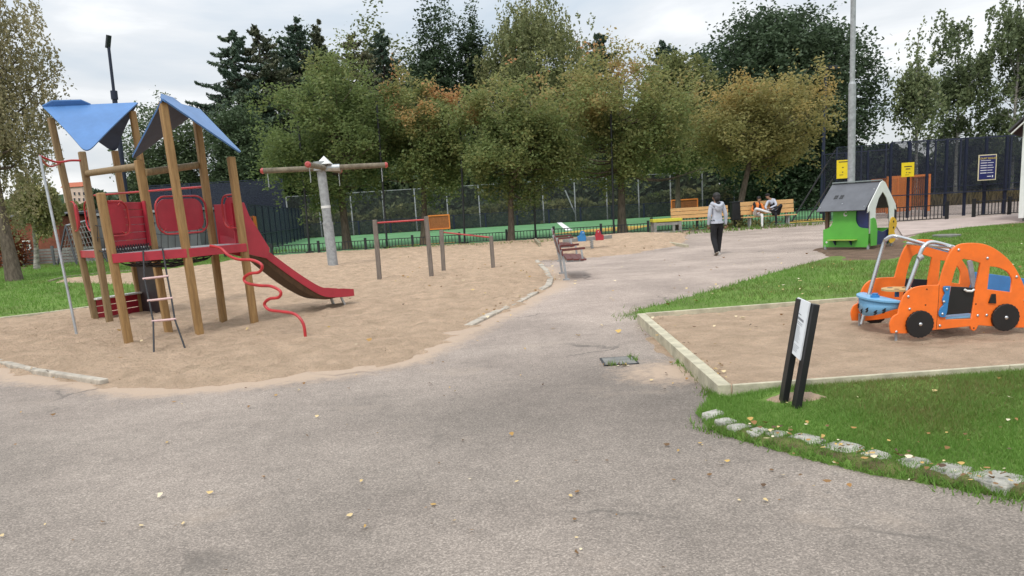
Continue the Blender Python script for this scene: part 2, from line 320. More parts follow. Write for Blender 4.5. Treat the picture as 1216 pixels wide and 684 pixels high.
def hf(name, poly, res, m, H=.04, fall=.12, low=-.04, edge=.1, rough=.015, rs=2., extra=None, minus=None, rx=None):
    pl = np.asarray([(p[0], p[1]) for p in poly]); lo = pl.min(0)-.4; hi = pl.max(0)+.4
    xs = np.arange(lo[0], hi[0]+res, res); ys = np.arange(lo[1], hi[1]+res, res); X, Y = np.meshgrid(xs, ys); P = np.stack([X.ravel(), Y.ravel()], 1)
    d = sdist(P, pl)
    if minus is not None: d = np.minimum(d, -sdist(P, minus))
    d = d + (fbm(P[:, 0]*2.2, P[:, 1]*2.2, 3)-.5)*2*edge
    t = np.clip((d+fall)/(2*fall), 0, 1); t = t*t*(3-2*t)
    z = low+(H-low)*t + t*(fbm(P[:, 0]*rs, P[:, 1]*rs, 9)-.5)*2*rough
    if extra is not None: z = z+t*extra(P)
    nx, ny = len(xs), len(ys); idx = np.arange(nx*ny).reshape(ny, nx)
    F = np.stack([idx[:-1, :-1], idx[:-1, 1:], idx[1:, 1:], idx[1:, :-1]], -1).reshape(-1, 4)
    keep = (d > -fall-.02)[F].any(1); F = F[keep]; u, inv = np.unique(F, return_inverse=True)
    return raw(name, np.column_stack([P, z])[u], inv.reshape(F.shape), m, smooth=True)
# ------------------------------------------------------------------ ground
b = MB(); b.add([(-900, -60, -.06), (900, -60, -.06), (900, 1200, -.06), (-900, 1200, -.06)], [(0, 1, 2, 3)])
tag(b.build('ground', M['field']), kind='structure')
sand_front = [(-60, 425), (0, 436), (60, 449), (125, 458), (200, 461), (270, 457), (350, 447), (420, 437), (480, 426), (520, 407), (556, 389), (610, 363), (651, 341), (655, 333), (648, 320), (638, 309), (690, 307), (750, 301), (800, 292), (808, 285)]
sand_poly = [g(*p) for p in sand_front] + [Vector((8.2, 34.6, 0)), Vector((2, 35.6, 0)), Vector((-9, 35.8, 0)), Vector((-14, 35.5, 0)), Vector((-24, 30, 0)), Vector((-24, 16, 0)), Vector((-12, 12, 0))]
def road():
    xs = np.concatenate([[-45], np.arange(-12, 8.01, .1), [45]]); ys = np.concatenate([[-20], np.arange(2.5, 20.01, .1), [37.0]]); X, Y = np.meshgrid(xs, ys); P = np.stack([X.ravel(), Y.ravel()], 1); nx, ny = len(xs), len(ys); idx = np.arange(nx*ny).reshape(ny, nx)
    F = np.stack([idx[:-1, :-1], idx[:-1, 1:], idx[1:, 1:], idx[1:, :-1]], -1).reshape(-1, 4)
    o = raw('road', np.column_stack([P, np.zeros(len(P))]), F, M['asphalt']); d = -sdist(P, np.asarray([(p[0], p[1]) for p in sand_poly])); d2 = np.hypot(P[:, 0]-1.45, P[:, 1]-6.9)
    v = np.clip(1-d/(.25+.9*fbm(P[:, 0]*.9, P[:, 1]*.9, 51)), 0, 1)**1.5*.9+np.clip(1-d2/.8, 0, 1)*.7; v *= (np.abs(P[:, 0]) < 12) & (P[:, 1] < 20) & (P[:, 1] > 2.5)
    a = o.data.attributes.new('dust', 'FLOAT', 'POINT'); a.data.foreach_set('value', v.astype(np.float32)); tag(o, kind='structure')
road()
def sand_extra(P):
    m = np.exp(-(((P[:, 0]-4.6)/2.6)**2+((P[:, 1]-29.5)/3.2)**2))*.26
    m += np.exp(-(((P[:, 0]+5.2)/1.6)**2+((P[:, 1]-12.)/1.6)**2))*-.015
    f = fbm(P[:, 0]*3.6, P[:, 1]*3.6, 21, 3)
    return m + (np.abs(f-.5)*-.24+.03)
lawnL = [g(*p) for p in [(-60, 388), (0, 381), (60, 374), (130, 364), (172, 352), (196, 346), (170, 341), (120, 339), (60, 338), (75, 333), (120, 328), (190, 322), (250, 315), (300, 305), (338, 300)]] + [Vector((-11.5, 39, 0)), Vector((-45, 40, 0)), Vector((-45, 18, 0))]
SAND = hf('sand', sand_poly, .085, M['sand'], H=.055, fall=.38, edge=.30, rough=.03, rs=1.1, extra=sand_extra, minus=lawnL); tag(SAND, kind='structure')
tag(hf('lawn_west', lawnL, .14, M['lawn'], H=.07, fall=.06, edge=.05, rough=.02), kind='structure')
# right lawn, with the sandpit cut out of it
KZ = .125
p_nl, p_fl = g(862, 457, KZ), g(762, 372, KZ); dn = (g(1216, 432, KZ)-p_nl).normalized(); df = (g(1025, 352, KZ)-p_fl).normalized()
p_nr, p_fr = p_nl+dn*9.0, p_fl+df*9.0
pit = [p_nl, p_nr, p_fr, p_fl]
lawnR = [g(*p) for p in [(858, 462), (842, 474), (828, 492), (838, 506), (868, 520), (910, 531), (960, 545), (1030, 562), (1110, 577), (1216, 592), (1330, 600)]] + [Vector((9, 3.4, 0)), Vector((24, 9, 0)), Vector((30, 26, 0))] + [g(*p) for p in [(1290, 263), (1216, 266), (1150, 271), (1090, 279), (1068, 287), (1070, 298), (1030, 305), (985, 306), (968, 312), (912, 327), (850, 346), (795, 361), (756, 372)]]
def lawn_extra(P):
    d = (p_nl.y+dn.y/dn.x*(P[:, 0]-p_nl.x))-P[:, 1]; e = P[:, 1]-(p_fl.y+df.y/df.x*(P[:, 0]-p_fl.x)); x = np.clip((P[:, 0]-p_nl.x+.1)/.5, 0, 1)
    return x*(.05*np.clip(1-np.abs(d-.0)/.9, 0, 1)*(d > -.3)+.04*np.clip(1-np.abs(e)/1.2, 0, 1)*(e > -.3))
tag(hf('lawn_east', lawnR, .07, M['lawn'], H=.045, fall=.05, edge=.045, rough=.012, extra=lawn_extra, minus=[Vector((p.x, p.y)) for p in (p_nl+Vector((-.1, -.04, 0)), p_nr, p_fr, p_fl+Vector((-.1, .05, 0)))]), kind='structure')
def pit_extra(P):
    f = fbm(P[:, 0]*5, P[:, 1]*5, 5, 3); m = np.abs(f-.5)*-.07
    for cx_, cy_ in ((4.05, 7.35), (5.0, 7.35)): m -= .05*np.exp(-(((P[:, 0]-cx_)/.5)**2+((P[:, 1]-cy_)/.35)**2))
    return m
PITZ = .085
tag(hf('sandpit_sand', [p_nl+Vector((.03, .03, 0)), p_nr, p_fr, p_fl+Vector((.03, -.03, 0))], .05, M['sand'], H=PITZ, fall=.02, edge=0, rough=.018, rs=2.5, extra=pit_extra), kind='structure')
tag(hf('sand_spill', [g(*p) for p in [(765, 400), (790, 398), (845, 440), (852, 452), (835, 440), (790, 428), (770, 415)]], .05, M['sand'], H=.014, fall=.16, low=-.03, edge=.16, rough=.008, rs=5), kind='structure')
tag(hf('bare_soil', [g(*p) for p in [(968, 297), (1000, 312), (1060, 312), (1088, 303), (1076, 286), (1040, 284), (990, 289)]], .1, M['dirt'], H=.055, fall=.2, edge=.2, rough=.012), kind='structure')
tag(hf('bare_soil', [g(*p) for p in [(897, 486), (925, 478), (965, 478), (984, 484), (965, 490), (920, 491)]], .03, M['sand'], H=.062, fall=.06, edge=.06, rough=.01, rs=8, extra=lawn_extra), kind='structure')
verge = [g(*p) for p in [(834, 498), (850, 513), (900, 528), (960, 543), (1030, 561), (1110, 577), (1216, 593), (1320, 602), (1320, 585), (1216, 577), (1110, 561), (1030, 548), (960, 531), (900, 518), (858, 503)]]
tag(hf('bare_soil', verge, .035, M['verge'], H=.052, fall=.05, edge=.05, rough=.012, rs=7), kind='structure')
b = MB(); c = g(1124, 281, .05); b.tube([c+Vector((0, 0, -.05)), c+Vector((0, 0, .055))], .36, 24); tag(b.build('manhole_cover', M['concrete']), 'pale round concrete manhole cover set in the lawn behind the car', 'manhole cover')
# pitch
b = MB(); T0 = [gx(300, 37.6), gx(1055, 38.2)]; z0 = .02
tl, tr_ = gx(362, 66), gx(985, 66)
b.add([(-13.6, 36.6, z0), (16.0, 36.6, z0), (tr_.x+1, 66.5, z0), (tl.x-.3, 66.5, z0)], [(0, 1, 2, 3)]); tag(b.build('turf_pitch', M['turf']), kind='structure')
b = MB()
def strip(mb, p, q, w, z): p = Vector(p); q = Vector(q); d = (q-p); d.z = 0; n = Vector((-d.y, d.x, 0)).normalized()*w/2; mb.add([(*(p-n).xy, z), (*(q-n).xy, z), (*(q+n).xy, z), (*(p+n).xy, z)], [(0, 1, 2, 3)])
pa, pb = g(664, 264.5), g(676, 274); strip(b, pa, pb, .42, .026)
tag(b.build('pitch_marking', M['turf_line']), kind='structure')
b = MB(); b.add([(*gx(655, 42).xy, .026), (*gx(748, 40.5).xy, .026), (*gx(776, 46).xy, .026), (*gx(742, 47).xy, .026), (*gx(690, 45).xy, .026)], [(0, 1, 2, 3, 4)])
b.add([(*gx(455, 38).xy, .026), (*gx(540, 38).xy, .026), (*gx(540, 39.2).xy, .026), (*gx(470, 39).xy, .026)], [(0, 1, 2, 3)])
b.add([(*gx(935, 37.2).xy, .026), (*gx(985, 37.2).xy, .026), (*gx(985, 41).xy, .026), (*gx(940, 40.2).xy, .026)], [(0, 1, 2, 3)]); tag(b.build('pitch_marking', M['turf_yellow']), kind='structure')
# pale path on the right (a slightly raised ramp) and the court behind it
b = MB(); pr_ = [g(1072, 282), g(1100, 277), g(1216, 264.5), g(1300, 256)]; pf_ = [gx(1330, 33), gx(1216, 32.0), gx(1120, 31.2), gx(1062, 30.8)]
b.add([(*p.xy, .05) for p in pr_+pf_], [tuple(range(8))]); b.add([(*p.xy, .05) for p in pr_]+[(*p.xy, -.02) for p in pr_], [(i, i+1, i+5, i+4) for i in range(3)]); tag(b.build('footpath', M['pale_path']), kind='structure')
b = MB(); b.add([(16.6, 37.2, .01), (60, 33, .01), (60, 52, .01), (22, 52, .01)], [(0, 1, 2, 3)]); tag(b.build('court_surface', M['asphalt']), kind='structure')
# hills far behind
n = 60; hv = []; hfz = []
for i in range(n+1):
    a = -1.1+2.2*i/n; x = math.sin(a)*700; y = 120+math.cos(a)*620
    hgt = 8+34*max(0, 1-abs(a+.52)/.42)**.8+5*math.sin(i*.9)+3*math.sin(i*2.3)
    for k, t in enumerate((0, .5, .8, 1)): hv.append((x*(1+.25*t), y*(1+.25*t), -1+hgt*math.sin(t*math.pi/2)))
hfz = [(i*4+k, (i+1)*4+k, (i+1)*4+k+1, i*4+k+1) for i in range(n) for k in range(3)]
tag(raw('hills', hv, hfz, M['hill'], smooth=True), kind='structure')
# ------------------------------------------------------------------ kerbs
def kerb_run(px, w, h0, h1, m, name, seglen=.5, z=0., wob=.01):
    pts = [g(*p) for p in px]; b = MB(); segs = []
    for p, q in zip(pts[:-1], pts[1:]):
        L = (q-p).length; k = max(1, round(L/seglen))
        for i in range(k):
            a = p.lerp(q, i/k); c = p.lerp(q, (i+1)/k); d = (c-a).normalized()*.006; jz = random.uniform(-wob, wob)
            b.beam(a+d+Vector((0, 0, (h0+h1)/2+jz)), c-d+Vector((random.uniform(-wob, wob), 0, (h0+h1)/2+jz)), w, h1-h0)
    return tag(b.build(name, m, bevel=.012), kind='structure')
kerb_run([(556, 388), (585, 374), (618, 358), (651, 340), (654, 333), (648, 321), (637, 310)], .13, -.05, .035, M['kerb'], 'kerb', .55)
kerb_run([(-70, 417), (0, 432), (42, 443), (125, 456)], .10, -.05, .05, M['kerb'], 'kerb', 1.2, wob=.004)
kerb_run([(-60, 389), (0, 382), (60, 375), (130, 365)], .07, -.05, .09, M['kerbwood'], 'kerb', 2.4, wob=.003)
kerb_run([(58, 337), (75, 332), (120, 327), (190, 321)], .07, -.05, .11, M['kerbwood_w'], 'kerb', 2.4, wob=.003)
# sandpit timber edging: one thing, a beam per side
root = empty('sandpit_edging', p_nl*1, 'pale weathered timber edging framing the sandpit with the orange play car', 'edging')
def edge_beam(p, q, w, m, nm='timber'):
    b = MB(); L = (q-p).length; k = max(1, round(L/2.4))
    for i in range(k):
        a = p.lerp(q, i/k); c = p.lerp(q, (i+1)/k); d = (c-a).normalized()*.003
        b.beam(Vector((*(a+d).xy, KZ/2-.02)), Vector((*(c-d).xy, KZ/2-.02)), w, KZ+.04)
    return b.build(nm, m, root, bevel=.006)
nrm = Vector((-dn.y, dn.x, 0))
edge_beam(p_nl+Vector((-.01, 0, 0)), p_fl+Vector((-.01, 0, 0)), .105, M['kerbwood']); edge_beam(p_nl+dn*.05, p_nr, .036, M['kerbwood']); edge_beam(p_fl+df*.05, p_fr, .045, M['kerbwood'])
# stepping stones round the lawn corner: each a thing
stones = [(846, 494, 20, .10), (862, 503, 20, .10), (878, 509, 24, .10), (899, 515, 22, .09), (924, 518, 22, .08), (956, 525, 36, .12), (1001, 534, 42, .13), (1040, 544, 32, .10), (1083, 552, 32, .11), (1130, 561, 40, .14), (1186, 571, 54, .17)]
sl = ['small stone at the far end of the row curving round the lawn', 'small stone second from the far tip of the lawn edging row', 'flat stone third from the far tip of the lawn edging row', 'half buried stone fourth from the far tip of the lawn edging row', 'narrow stone sunk in grass just below the black info sign', 'wide pale stone right of the info sign legs, before the grassy gap', 'wide grey stone sixth from the near end, below the sign', 'stone partly covered by grass between two wide stones', 'small pinkish grey stone overgrown by grass', 'cracked grey stone next to the largest one', 'largest pale stone with a brown leaf at the near end']
sl[6] = 'wide grey stone fifth from the near end of the edging row'; sl[7] = 'narrow grassy stone fourth from the near end of the edging row'; sl[8] = 'small overgrown stone third from the near end of the edging row'; sl[9] = 'second stone from the near end, beside the largest one'
for (x, y, w, d), lb in zip(stones, sl):
    c = g(x, y, .034); w_m = w*c.y/FPX*1.08; k = 9; b = MB(); top = []
    a0 = math.atan2(g(x+20, y+6).y-g(x-20, y-6).y, g(x+20, y+6).x-g(x-20, y-6).x)
    for i in range(k):
        a = 2*math.pi*i/k; rr = random.uniform(.88, 1.10); q = Vector((abs(math.cos(a))**.5*math.copysign(1, math.cos(a))*w_m/2*rr, abs(math.sin(a))**.6*math.copysign(1, math.sin(a))*d*.8*rr, 0)); q.rotate(Matrix.Rotation(a0, 3, 'Z')); top.append(q)
    tilt = Vector((random.uniform(-.05, .05), random.uniform(-.05, .05), 0)); zt = lambda q: random.uniform(-.002, .002)+tilt.dot(q)
    b.add([c+q+Vector((0, 0, -.07)) for q in top]+[c+q+Vector((0, 0, .012+zt(q))) for q in top]+[c+q*.94+Vector((0, 0, .022+zt(q))) for q in top],
          [(i, (i+1) % k, k+(i+1) % k, k+i) for i in range(k)]+[(k+i, k+(i+1) % k, 2*k+(i+1) % k, 2*k+i) for i in range(k)]+[tuple(range(2*k, 3*k))])
    tag(b.build('paving_stone', M['stone']), lb, 'stone', 'flat stones edging the lawn corner')
# drain cover
c = g(735, 429); b = MB(); b.box((c.x, c.y, .003), (.31, .34, .014)); 
root = empty('drain_cover', c, 'square concrete drain cover with grass round its rim, set in the asphalt', 'drain')
b.build('cover_slab', M['concrete'], root, bevel=.004); b = MB()
for s_ in (-1, 1): b.box((c.x+s_*.165, c.y, .002), (.018, .37, .014)); b.box((c.x, c.y+s_*.18, .002), (.312, .018, .014))
b.build('rim', M['blackmetal'], root)
# ------------------------------------------------------------------ grass blades
def blades(P, h, w, name, m, zbase, tint, lean=.5, parent=None):
    n = len(P); a = rng.uniform(0, 2*np.pi, n); hh = h*rng.uniform(.5, 1.3, n); l = rng.normal(0, lean, (n, 2))*hh[:, None]
    dx = np.cos(a)*w/2; dy = np.sin(a)*w/2; z = zbase
    V = np.empty((n, 3, 3)); V[:, 0] = np.column_stack([P[:, 0]-dx, P[:, 1]-dy, z]); V[:, 1] = np.column_stack([P[:, 0]+dx, P[:, 1]+dy, z]); V[:, 2] = np.column_stack([P[:, 0]+l[:, 0], P[:, 1]+l[:, 1], z+hh])
    return raw(name, V.reshape(-1, 3), np.arange(3*n).reshape(n, 3), m, parent, attr=tint)
M['grass'] = leafmat('grass_blades', [(0, (.25, .20, .08)), (.16, (.18, .22, .06)), (.5, (.14, .27, .048)), (1, (.20, .35, .07))], .4)
def scatter(poly, n, inset=.0, minus=None):
    pl = np.asarray([(p[0], p[1]) for p in poly]); lo = pl.min(0); hi = pl.max(0); P = rng.uniform(lo, hi, (n, 2)); d = sdist(P, pl)+(fbm(P[:, 0]*2.2, P[:, 1]*2.2, 3)-.5)*.1
    k = d > inset
    if minus is not None:
        for mn in minus: k &= sdist(P, mn) < 0
    return P[k]
def tints(P): return np.clip(.52+(fbm(P[:, 0]*1.1, P[:, 1]*1.1, 40)-.5)*.9+(fbm(P[:, 0]*.35, P[:, 1]*.35, 60)-.5)*.5+rng.normal(0, .14, len(P)), 0, 1)
near = [p for p in lawnR if p.y < 6.4 and p.x < 7.0] ; near_poly = [g(*p) for p in [(858, 462), (842, 474), (828, 492), (838, 506), (868, 520), (910, 531), (960, 545), (1030, 562), (1110, 577), (1216, 592), (1300, 600)]] + [Vector((5.6, 3.2, 0)), Vector((5.6, p_nl.y+dn.y/dn.x*(5.6-p_nl.x)-.03, 0)), p_nl+Vector((0, -.03, 0))]
dirtc = [g(*p) for p in [(897, 486), (925, 479), (965, 479), (982, 484), (965, 489), (920, 490)]]
stone_discs = []
for (x, y, w, d) in stones:
    c = g(x, y, .03); ww = w*c.y/FPX*.40; stone_discs.append([c+Vector((math.cos(t)*ww, math.sin(t)*d*.5, 0)) for t in np.linspace(0, 6.28, 9)[:-1]])
P = scatter(near_poly, 150000, -.02, [dirtc]+stone_discs)
edge_d = sdist(P, np.asarray([(p[0], p[1]) for p in near_poly]))
B1 = blades(P, .040, .0065, 'grass', M['grass'], np.full(len(P), .038)-.03*np.clip(1-edge_d/.08, 0, 1)+lawn_extra(P), tints(P)); tag(B1, kind='stuff')
far_poly = [p_fl+Vector((-.1, .06, 0)), p_fr+Vector((0, .06, 0)), Vector((24, 12, 0)), Vector((27, 25, 0))] + [g(*p) for p in [(1216, 267), (1150, 272), (1092, 280), (1090, 303), (1060, 313), (985, 313), (968, 313), (912, 327), (850, 346), (795, 361), (756, 372)]]
P = scatter(far_poly, 190000); tag(blades(P, .075, .016, 'grass', M['grass'], np.full(len(P), .03), tints(P)-.06), kind='stuff')
P = scatter(lawnL, 120000); P = P[P[:, 0] > -26]; tag(blades(P, .10, .026, 'grass', M['grass'], np.full(len(P), .05), tints(P)), kind='stuff')
# weeds along the kerbs and the drain
T = []
for (x0, y0, x1, y1, k, sp) in [(745, 378, 775, 366, 300, .12), (770, 385, 862, 462, 130, .06), (812, 430, 850, 458, 700, .05), (845, 470, 862, 457, 400, .06), (716, 434, 745, 434, 45, .02), (748, 424, 756, 430, 40, .02), (830, 505, 1216, 594, 2600, .06), (300, 300, 640, 290, 900, .5), (640, 290, 980, 266, 1500, .4)]:
    a, c = g(x0, y0), g(x1, y1); t = rng.uniform(0, 1, k); q = np.array(a)[None, :2]*(1-t[:, None])+np.array(c)[None, :2]*t[:, None]+rng.normal(0, sp, (k, 2))
    T.append(q[fbm(q[:, 0]*3, q[:, 1]*3, 77) > .42])
P = np.concatenate(T); far = P[:, 1] > 20; hh = np.where(far, .18, .055)
W = blades(P, 1., .01, 'grass', M['grass'], np.where(far, 0., .0), tints(P)-.1); 
v = np.empty(len(W.data.vertices)*3); W.data.vertices.foreach_get('co', v); v = v.reshape(-1, 3, 3); v[:, 2] = v[:, :2].mean(1)+(v[:, 2]-v[:, :2].mean(1))*hh[:, None]; 
wid = np.where(far, 4., 1.)[:, None, None]; mid = v[:, :2].mean(1, keepdims=True); v[:, :2] = mid+(v[:, :2]-mid)*wid; W.data.vertices.foreach_set('co', v.ravel()); W.data.update(); tag(W, kind='stuff')
# fallen leaves
M['leaflitter'] = leafmat('leaf_litter', [(0, (.10, .06, .035)), (.35, (.36, .19, .06)), (.6, (.62, .42, .13)), (1, (.78, .70, .52))], .1)
pts = []
for (xa, xb, ya, yb, k) in [(0, 820, 462, 684, 60), (300, 760, 400, 470, 25), (640, 980, 275, 400, 60), (830, 1216, 500, 600, 40), (840, 1216, 440, 560, 22), (760, 1216, 312, 356, 70), (1080, 1216, 270, 320, 20), (440, 660, 290, 345, 170), (640, 800, 278, 300, 60), (350, 620, 340, 400, 25), (0, 300, 350, 440, 18), (770, 870, 395, 470, 30), (0, 200, 330, 375, 20), (870, 1216, 385, 430, 10)]:
    for _ in range(k): p = g(random.uniform(xa, xb), random.uniform(ya, yb)); pts.append(p)
for (x0, y0, x1, y1, k, sp) in [(765, 385, 858, 462, 70, .07), (836, 506, 1216, 596, 80, .06), (560, 386, 650, 342, 30, .1), (720, 434, 752, 436, 10, .04), (640, 300, 660, 335, 40, .3), (30, 440, 130, 458, 25, .1)]:
    for _ in range(k): t = random.random(); p = g(x0+(x1-x0)*t, y0+(y1-y0)*t); pts.append(p+Vector((random.gauss(0, sp), random.gauss(0, sp), 0)))
V = []; Fc = []; tn = []
for p in pts:
    inpit = p.x > p_nl.x-.05 and p_nl.y < p.y < p_fl.y+.3
    lawn = (p.x > 1.5 and p.y < p_nl.y) or (p.y > p_fl.y and p.x > 1.9 and p.y < 26)
    z = .10 if inpit else (.085 if lawn else .012); 
    if p.x < .5 and p.y > 8.5: z = .055
    s_ = random.uniform(.009, .024)*(1 if p.y < 9 else 1.7); a = random.uniform(0, 6.28); c_, n_ = math.cos(a), math.sin(a); q = random.uniform(.4, .8); cu = random.uniform(0, .9)*s_
    b0 = len(V)
    for (u, w, zz) in [(-1, 0, cu), (-.2, -q, 0), (.5, -q*.7, cu*.3), (1, 0, cu), (.5, q*.7, cu*1.2), (-.2, q, cu)]: V.append((p.x+s_*(u*c_-w*n_), p.y+s_*(u*n_+w*c_), z+zz))
    Fc.append(tuple(range(b0, b0+6))); tn.append(random.random()**1.5 if p.y < 9 else random.random()**.8)
tag(raw('fallen_leaves', V, Fc, M['leaflitter'], attr=np.array(tn)), kind='stuff')
# ================================================================== PLAY TOWER
def P2(x, y): return Vector((x, y, 0))
pA, pB, pC, pD, pE = g(154, 412), g(238, 402), g(201, 398), g(266, 385), g(303, 388)
p1, p2, pK = P2(-7.55, 13.75), P2(-6.9, 13.0), g(169, 372.5); pR = g(197, 374.5)
tA, tB, tC, tD, tE = at(119, 229, pA.y), at(193, 121, pB.y), at(164, 190, pC.y), at(233, 139, pD.y), at(274, 186, pE.y)
t1, t2, tK = at(60, 140, p1.y), at(97, 180, p2.y), at(136, 179, pK.y); tR = at(157, 132, pR.y)
ZP = at(205, 296, pB.y).z
root = empty('play_tower', (-5.6, 12.2, 0), 'tall wooden play tower with two folded blue roofs, red panels, slide and rope ladder', 'play tower')
def post_at(p, t, z): return p.lerp(t, (z)/(t.z))
def post(p, t, m):
    b = MB(); b.beam(p-(t-p)*.06, t, .105, .105, up=(.7, .71, 0)); return b.build('post', m, root, bevel=.018)
for p, t, m in ((pA, tA, M['wood']), (pB, tB, M['wood']), (pC, tC, M['wood']), (pD, tD, M['wood']), (pE, tE, M['wood']), (p1, t1, M['wood2']), (p2, t2, M['wood2']), (pK, tK, M['wood']), (pR, tR, M['wood'])): post(p, t, m)
def flap(p, q, c, name, blunt=.93, pull=.12, lip=None):
    cen = (p+q+c)/3
    def side(a, d): 
        e = a.lerp(d, blunt); m_ = (a+e)/2; m_ = m_.lerp(cen, pull); return [a*(1-t)**2+m_*2*t*(1-t)+e*t*t for t in np.linspace(0, 1, 9)]
    A_ = side(q, c); B_ = side(p, c); tip = []
    a, d = A_[-1], B_[-1]
    for t in np.linspace(0, 1, 6)[1:-1]: tip.append(a*(1-t)**2+c*2*t*(1-t)+d*t*t)
    pts = A_+tip+B_[::-1]; nn = (q-p).cross(c-p).normalized()
    if nn.z < 0: nn = -nn
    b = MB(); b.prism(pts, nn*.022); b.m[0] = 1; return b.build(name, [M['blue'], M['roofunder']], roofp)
roofp = None
for (p, q, c, d, nm) in ((at(51, 128, p1.y-.05), at(164, 123, pR.y), at(103, 183, p2.y-.08), at(137, 182, pK.y+.05), 0), (at(193, 119, pB.y-.1), at(237, 131, pD.y+.1), at(155, 192, pC.y), at(289, 185, pE.y+.02), 1)):
    rb = MB(); up = Vector((0, 0, .02)); w_ = Vector((0, 0, 0))
    rb.tube([p.lerp(q, .02)+up*.3, p.lerp(q, .5)+up*.3, p.lerp(q, .98)+up*.3], .018, 8)
    # curled lip that overlaps the fold on the near half of the ridge
    side = (c-(p+q)/2); side.normalize(); oth = (d-(p+q)/2).normalized(); lip = [p-oth*.03, p.lerp(q, .12)-oth*.10+Vector((0, 0, .02)), p.lerp(q, .42)-oth*.09+Vector((0, 0, .02)), p.lerp(q, .5)-oth*.02, p.lerp(q, .5)+oth*.04, p+oth*.04]
    rb.prism(lip, Vector((0, 0, .02)))
    roofp = root; roof = rb.build('roof', M['blue'], root); roofp = roof
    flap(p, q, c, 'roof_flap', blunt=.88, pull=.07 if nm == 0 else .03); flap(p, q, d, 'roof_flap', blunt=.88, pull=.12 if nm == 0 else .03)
# decks
def deck(ps, name):
    b = MB(); b.prism([Vector((p.x, p.y, ZP-.03)) for p in ps], (0, 0, .03)); return b.build(name, M['galvdull'], root)
zt = lambda p, t, z: post_at(p, t, z)
a_, b_, c_, d_, e_ = (zt(p, t, ZP) for p, t in ((pA, tA), (pB, tB), (pC, tC), (pD, tD), (pE, tE)))
deck([a_, b_, e_, d_, c_], 'deck'); q1, q2, qK, qR = (zt(p, t, ZP) for p, t in ((p1, t1), (p2, t2), (pK, tK), (pR, tR))); deck([q1, q2, qR, qK], 'deck')
def skirt(p, q, o=.0, h=.125):
    b = MB(); dv = Vector((0, 0, -h/2-.002)); n_ = Vector(((q-p).y, -(q-p).x, 0)).normalized()*o; b.beam(p+dv+n_, q+dv+n_, h, .03, up=Vector((-(q-p).y, (q-p).x, 0)))
    return b.build('edge_beam', M['red'], root, bevel=.004)
for p, q in ((a_, b_), (b_, e_), (c_, a_), (q1, q2), (e_, d_)): skirt(p, q, .055 if p is a_ or p is b_ else .0)
# log rails
def log(p, q, r=.052):
    b = MB(); b.tube([p, q], r, 12); return b.build('log_beam', M['wood2'], root)
log(at(104, 206, p2.y-.02), at(168, 197, pC.y)); log(at(172, 205, pC.y), at(236, 196, pD.y))
b = MB(); b.tube([at(112, 232, pR.y), at(240, 222, pD.y)], .018, 8); b.build('hand_rail', M['redtube'], root)
# oval hand frames with a red board inside
def frame_loop(p, q, x0, x1, z0, z1, half=None, th=.02):
    """p,q edge ends; x0..x1 along the edge in metres; rounded rectangle in the vertical plane of the edge"""
    d = (q-p); d.z = 0; d.normalize(); n_ = Vector((d.y, -d.x, 0)); w = x1-x0; h = z1-z0; r = min(w*.8 if half else w*.34, h*.31); pts = []
    def corner(cx_, cz_, a0): return [(cx_+r*math.cos(a0+t), cz_+r*math.sin(a0+t)) for t in np.linspace(0, math.pi/2, 6)]
    if half == 'R': o = [(x0, z0)]+corner(x1-r, z0+r, -math.pi/2)+corner(x1-r, z1-r, 0)+[(x0, z1)]
    elif half == 'L': o = [(x1, z1)]+corner(x0+r, z1-r, math.pi/2)+corner(x0+r, z0+r, math.pi)+[(x1, z0)]
    else: o = corner(x1-r, z0+r, -math.pi/2)+corner(x1-r, z1-r, 0)+corner(x0+r, z1-r, math.pi/2)+corner(x0+r, z0+r, math.pi)
    base = Vector((p.x, p.y, 0)); W = lambda u, z, e=0: base+d*u+Vector((0, 0, z))+n_*e
    cu_, cz_ = (x0+x1)/2, (z0+z1)/2
    if half == 'R': cu_ = x0
    if half == 'L': cu_ = x1
    b = MB(); b.prism([W(cu_+(u-cu_)*.90, cz_+(z-cz_)*.87, -.01) for u, z in o], n_*.02); pn = b.build('oval_panel', M['red'], root, bevel=.003)
    b = MB(); b.tube([W(u, z, .035) for u, z in o], .0145, 8, closed=(half is None))
    for (u, z) in (o[2], o[-3]): b.tube([W(u, z, .035), W(cu_+(u-cu_)*.78, cz_+(z-cz_)*.76, 0)], .012, 6)
    b.build('hand_loop', M['redtube'], pn)
zc = lambda x, y, Y: at(x, y, Y).z
L = (d_-c_).length; frame_loop(c_, d_, .09, L-.08, zc(215, 277, 11.9), zc(215, 233, 11.9))
frame_loop(a_, c_, .03, .42, zc(140, 280, 10.7), zc(140, 239, 10.7), 'R')
frame_loop(q1, q2, .05, .27, zc(92, 274, 13.6), zc(92, 239, 13.6), 'R'); L = (q2-q1).length; frame_loop(q1, q2, L-.27, L-.05, zc(108, 274, 13.2), zc(108, 239, 13.2), 'L')
L = (d_-e_).length; frame_loop(d_, e_, L-.40, L-.05, zc(275, 271, 11.8), zc(275, 231, 11.8), 'L')
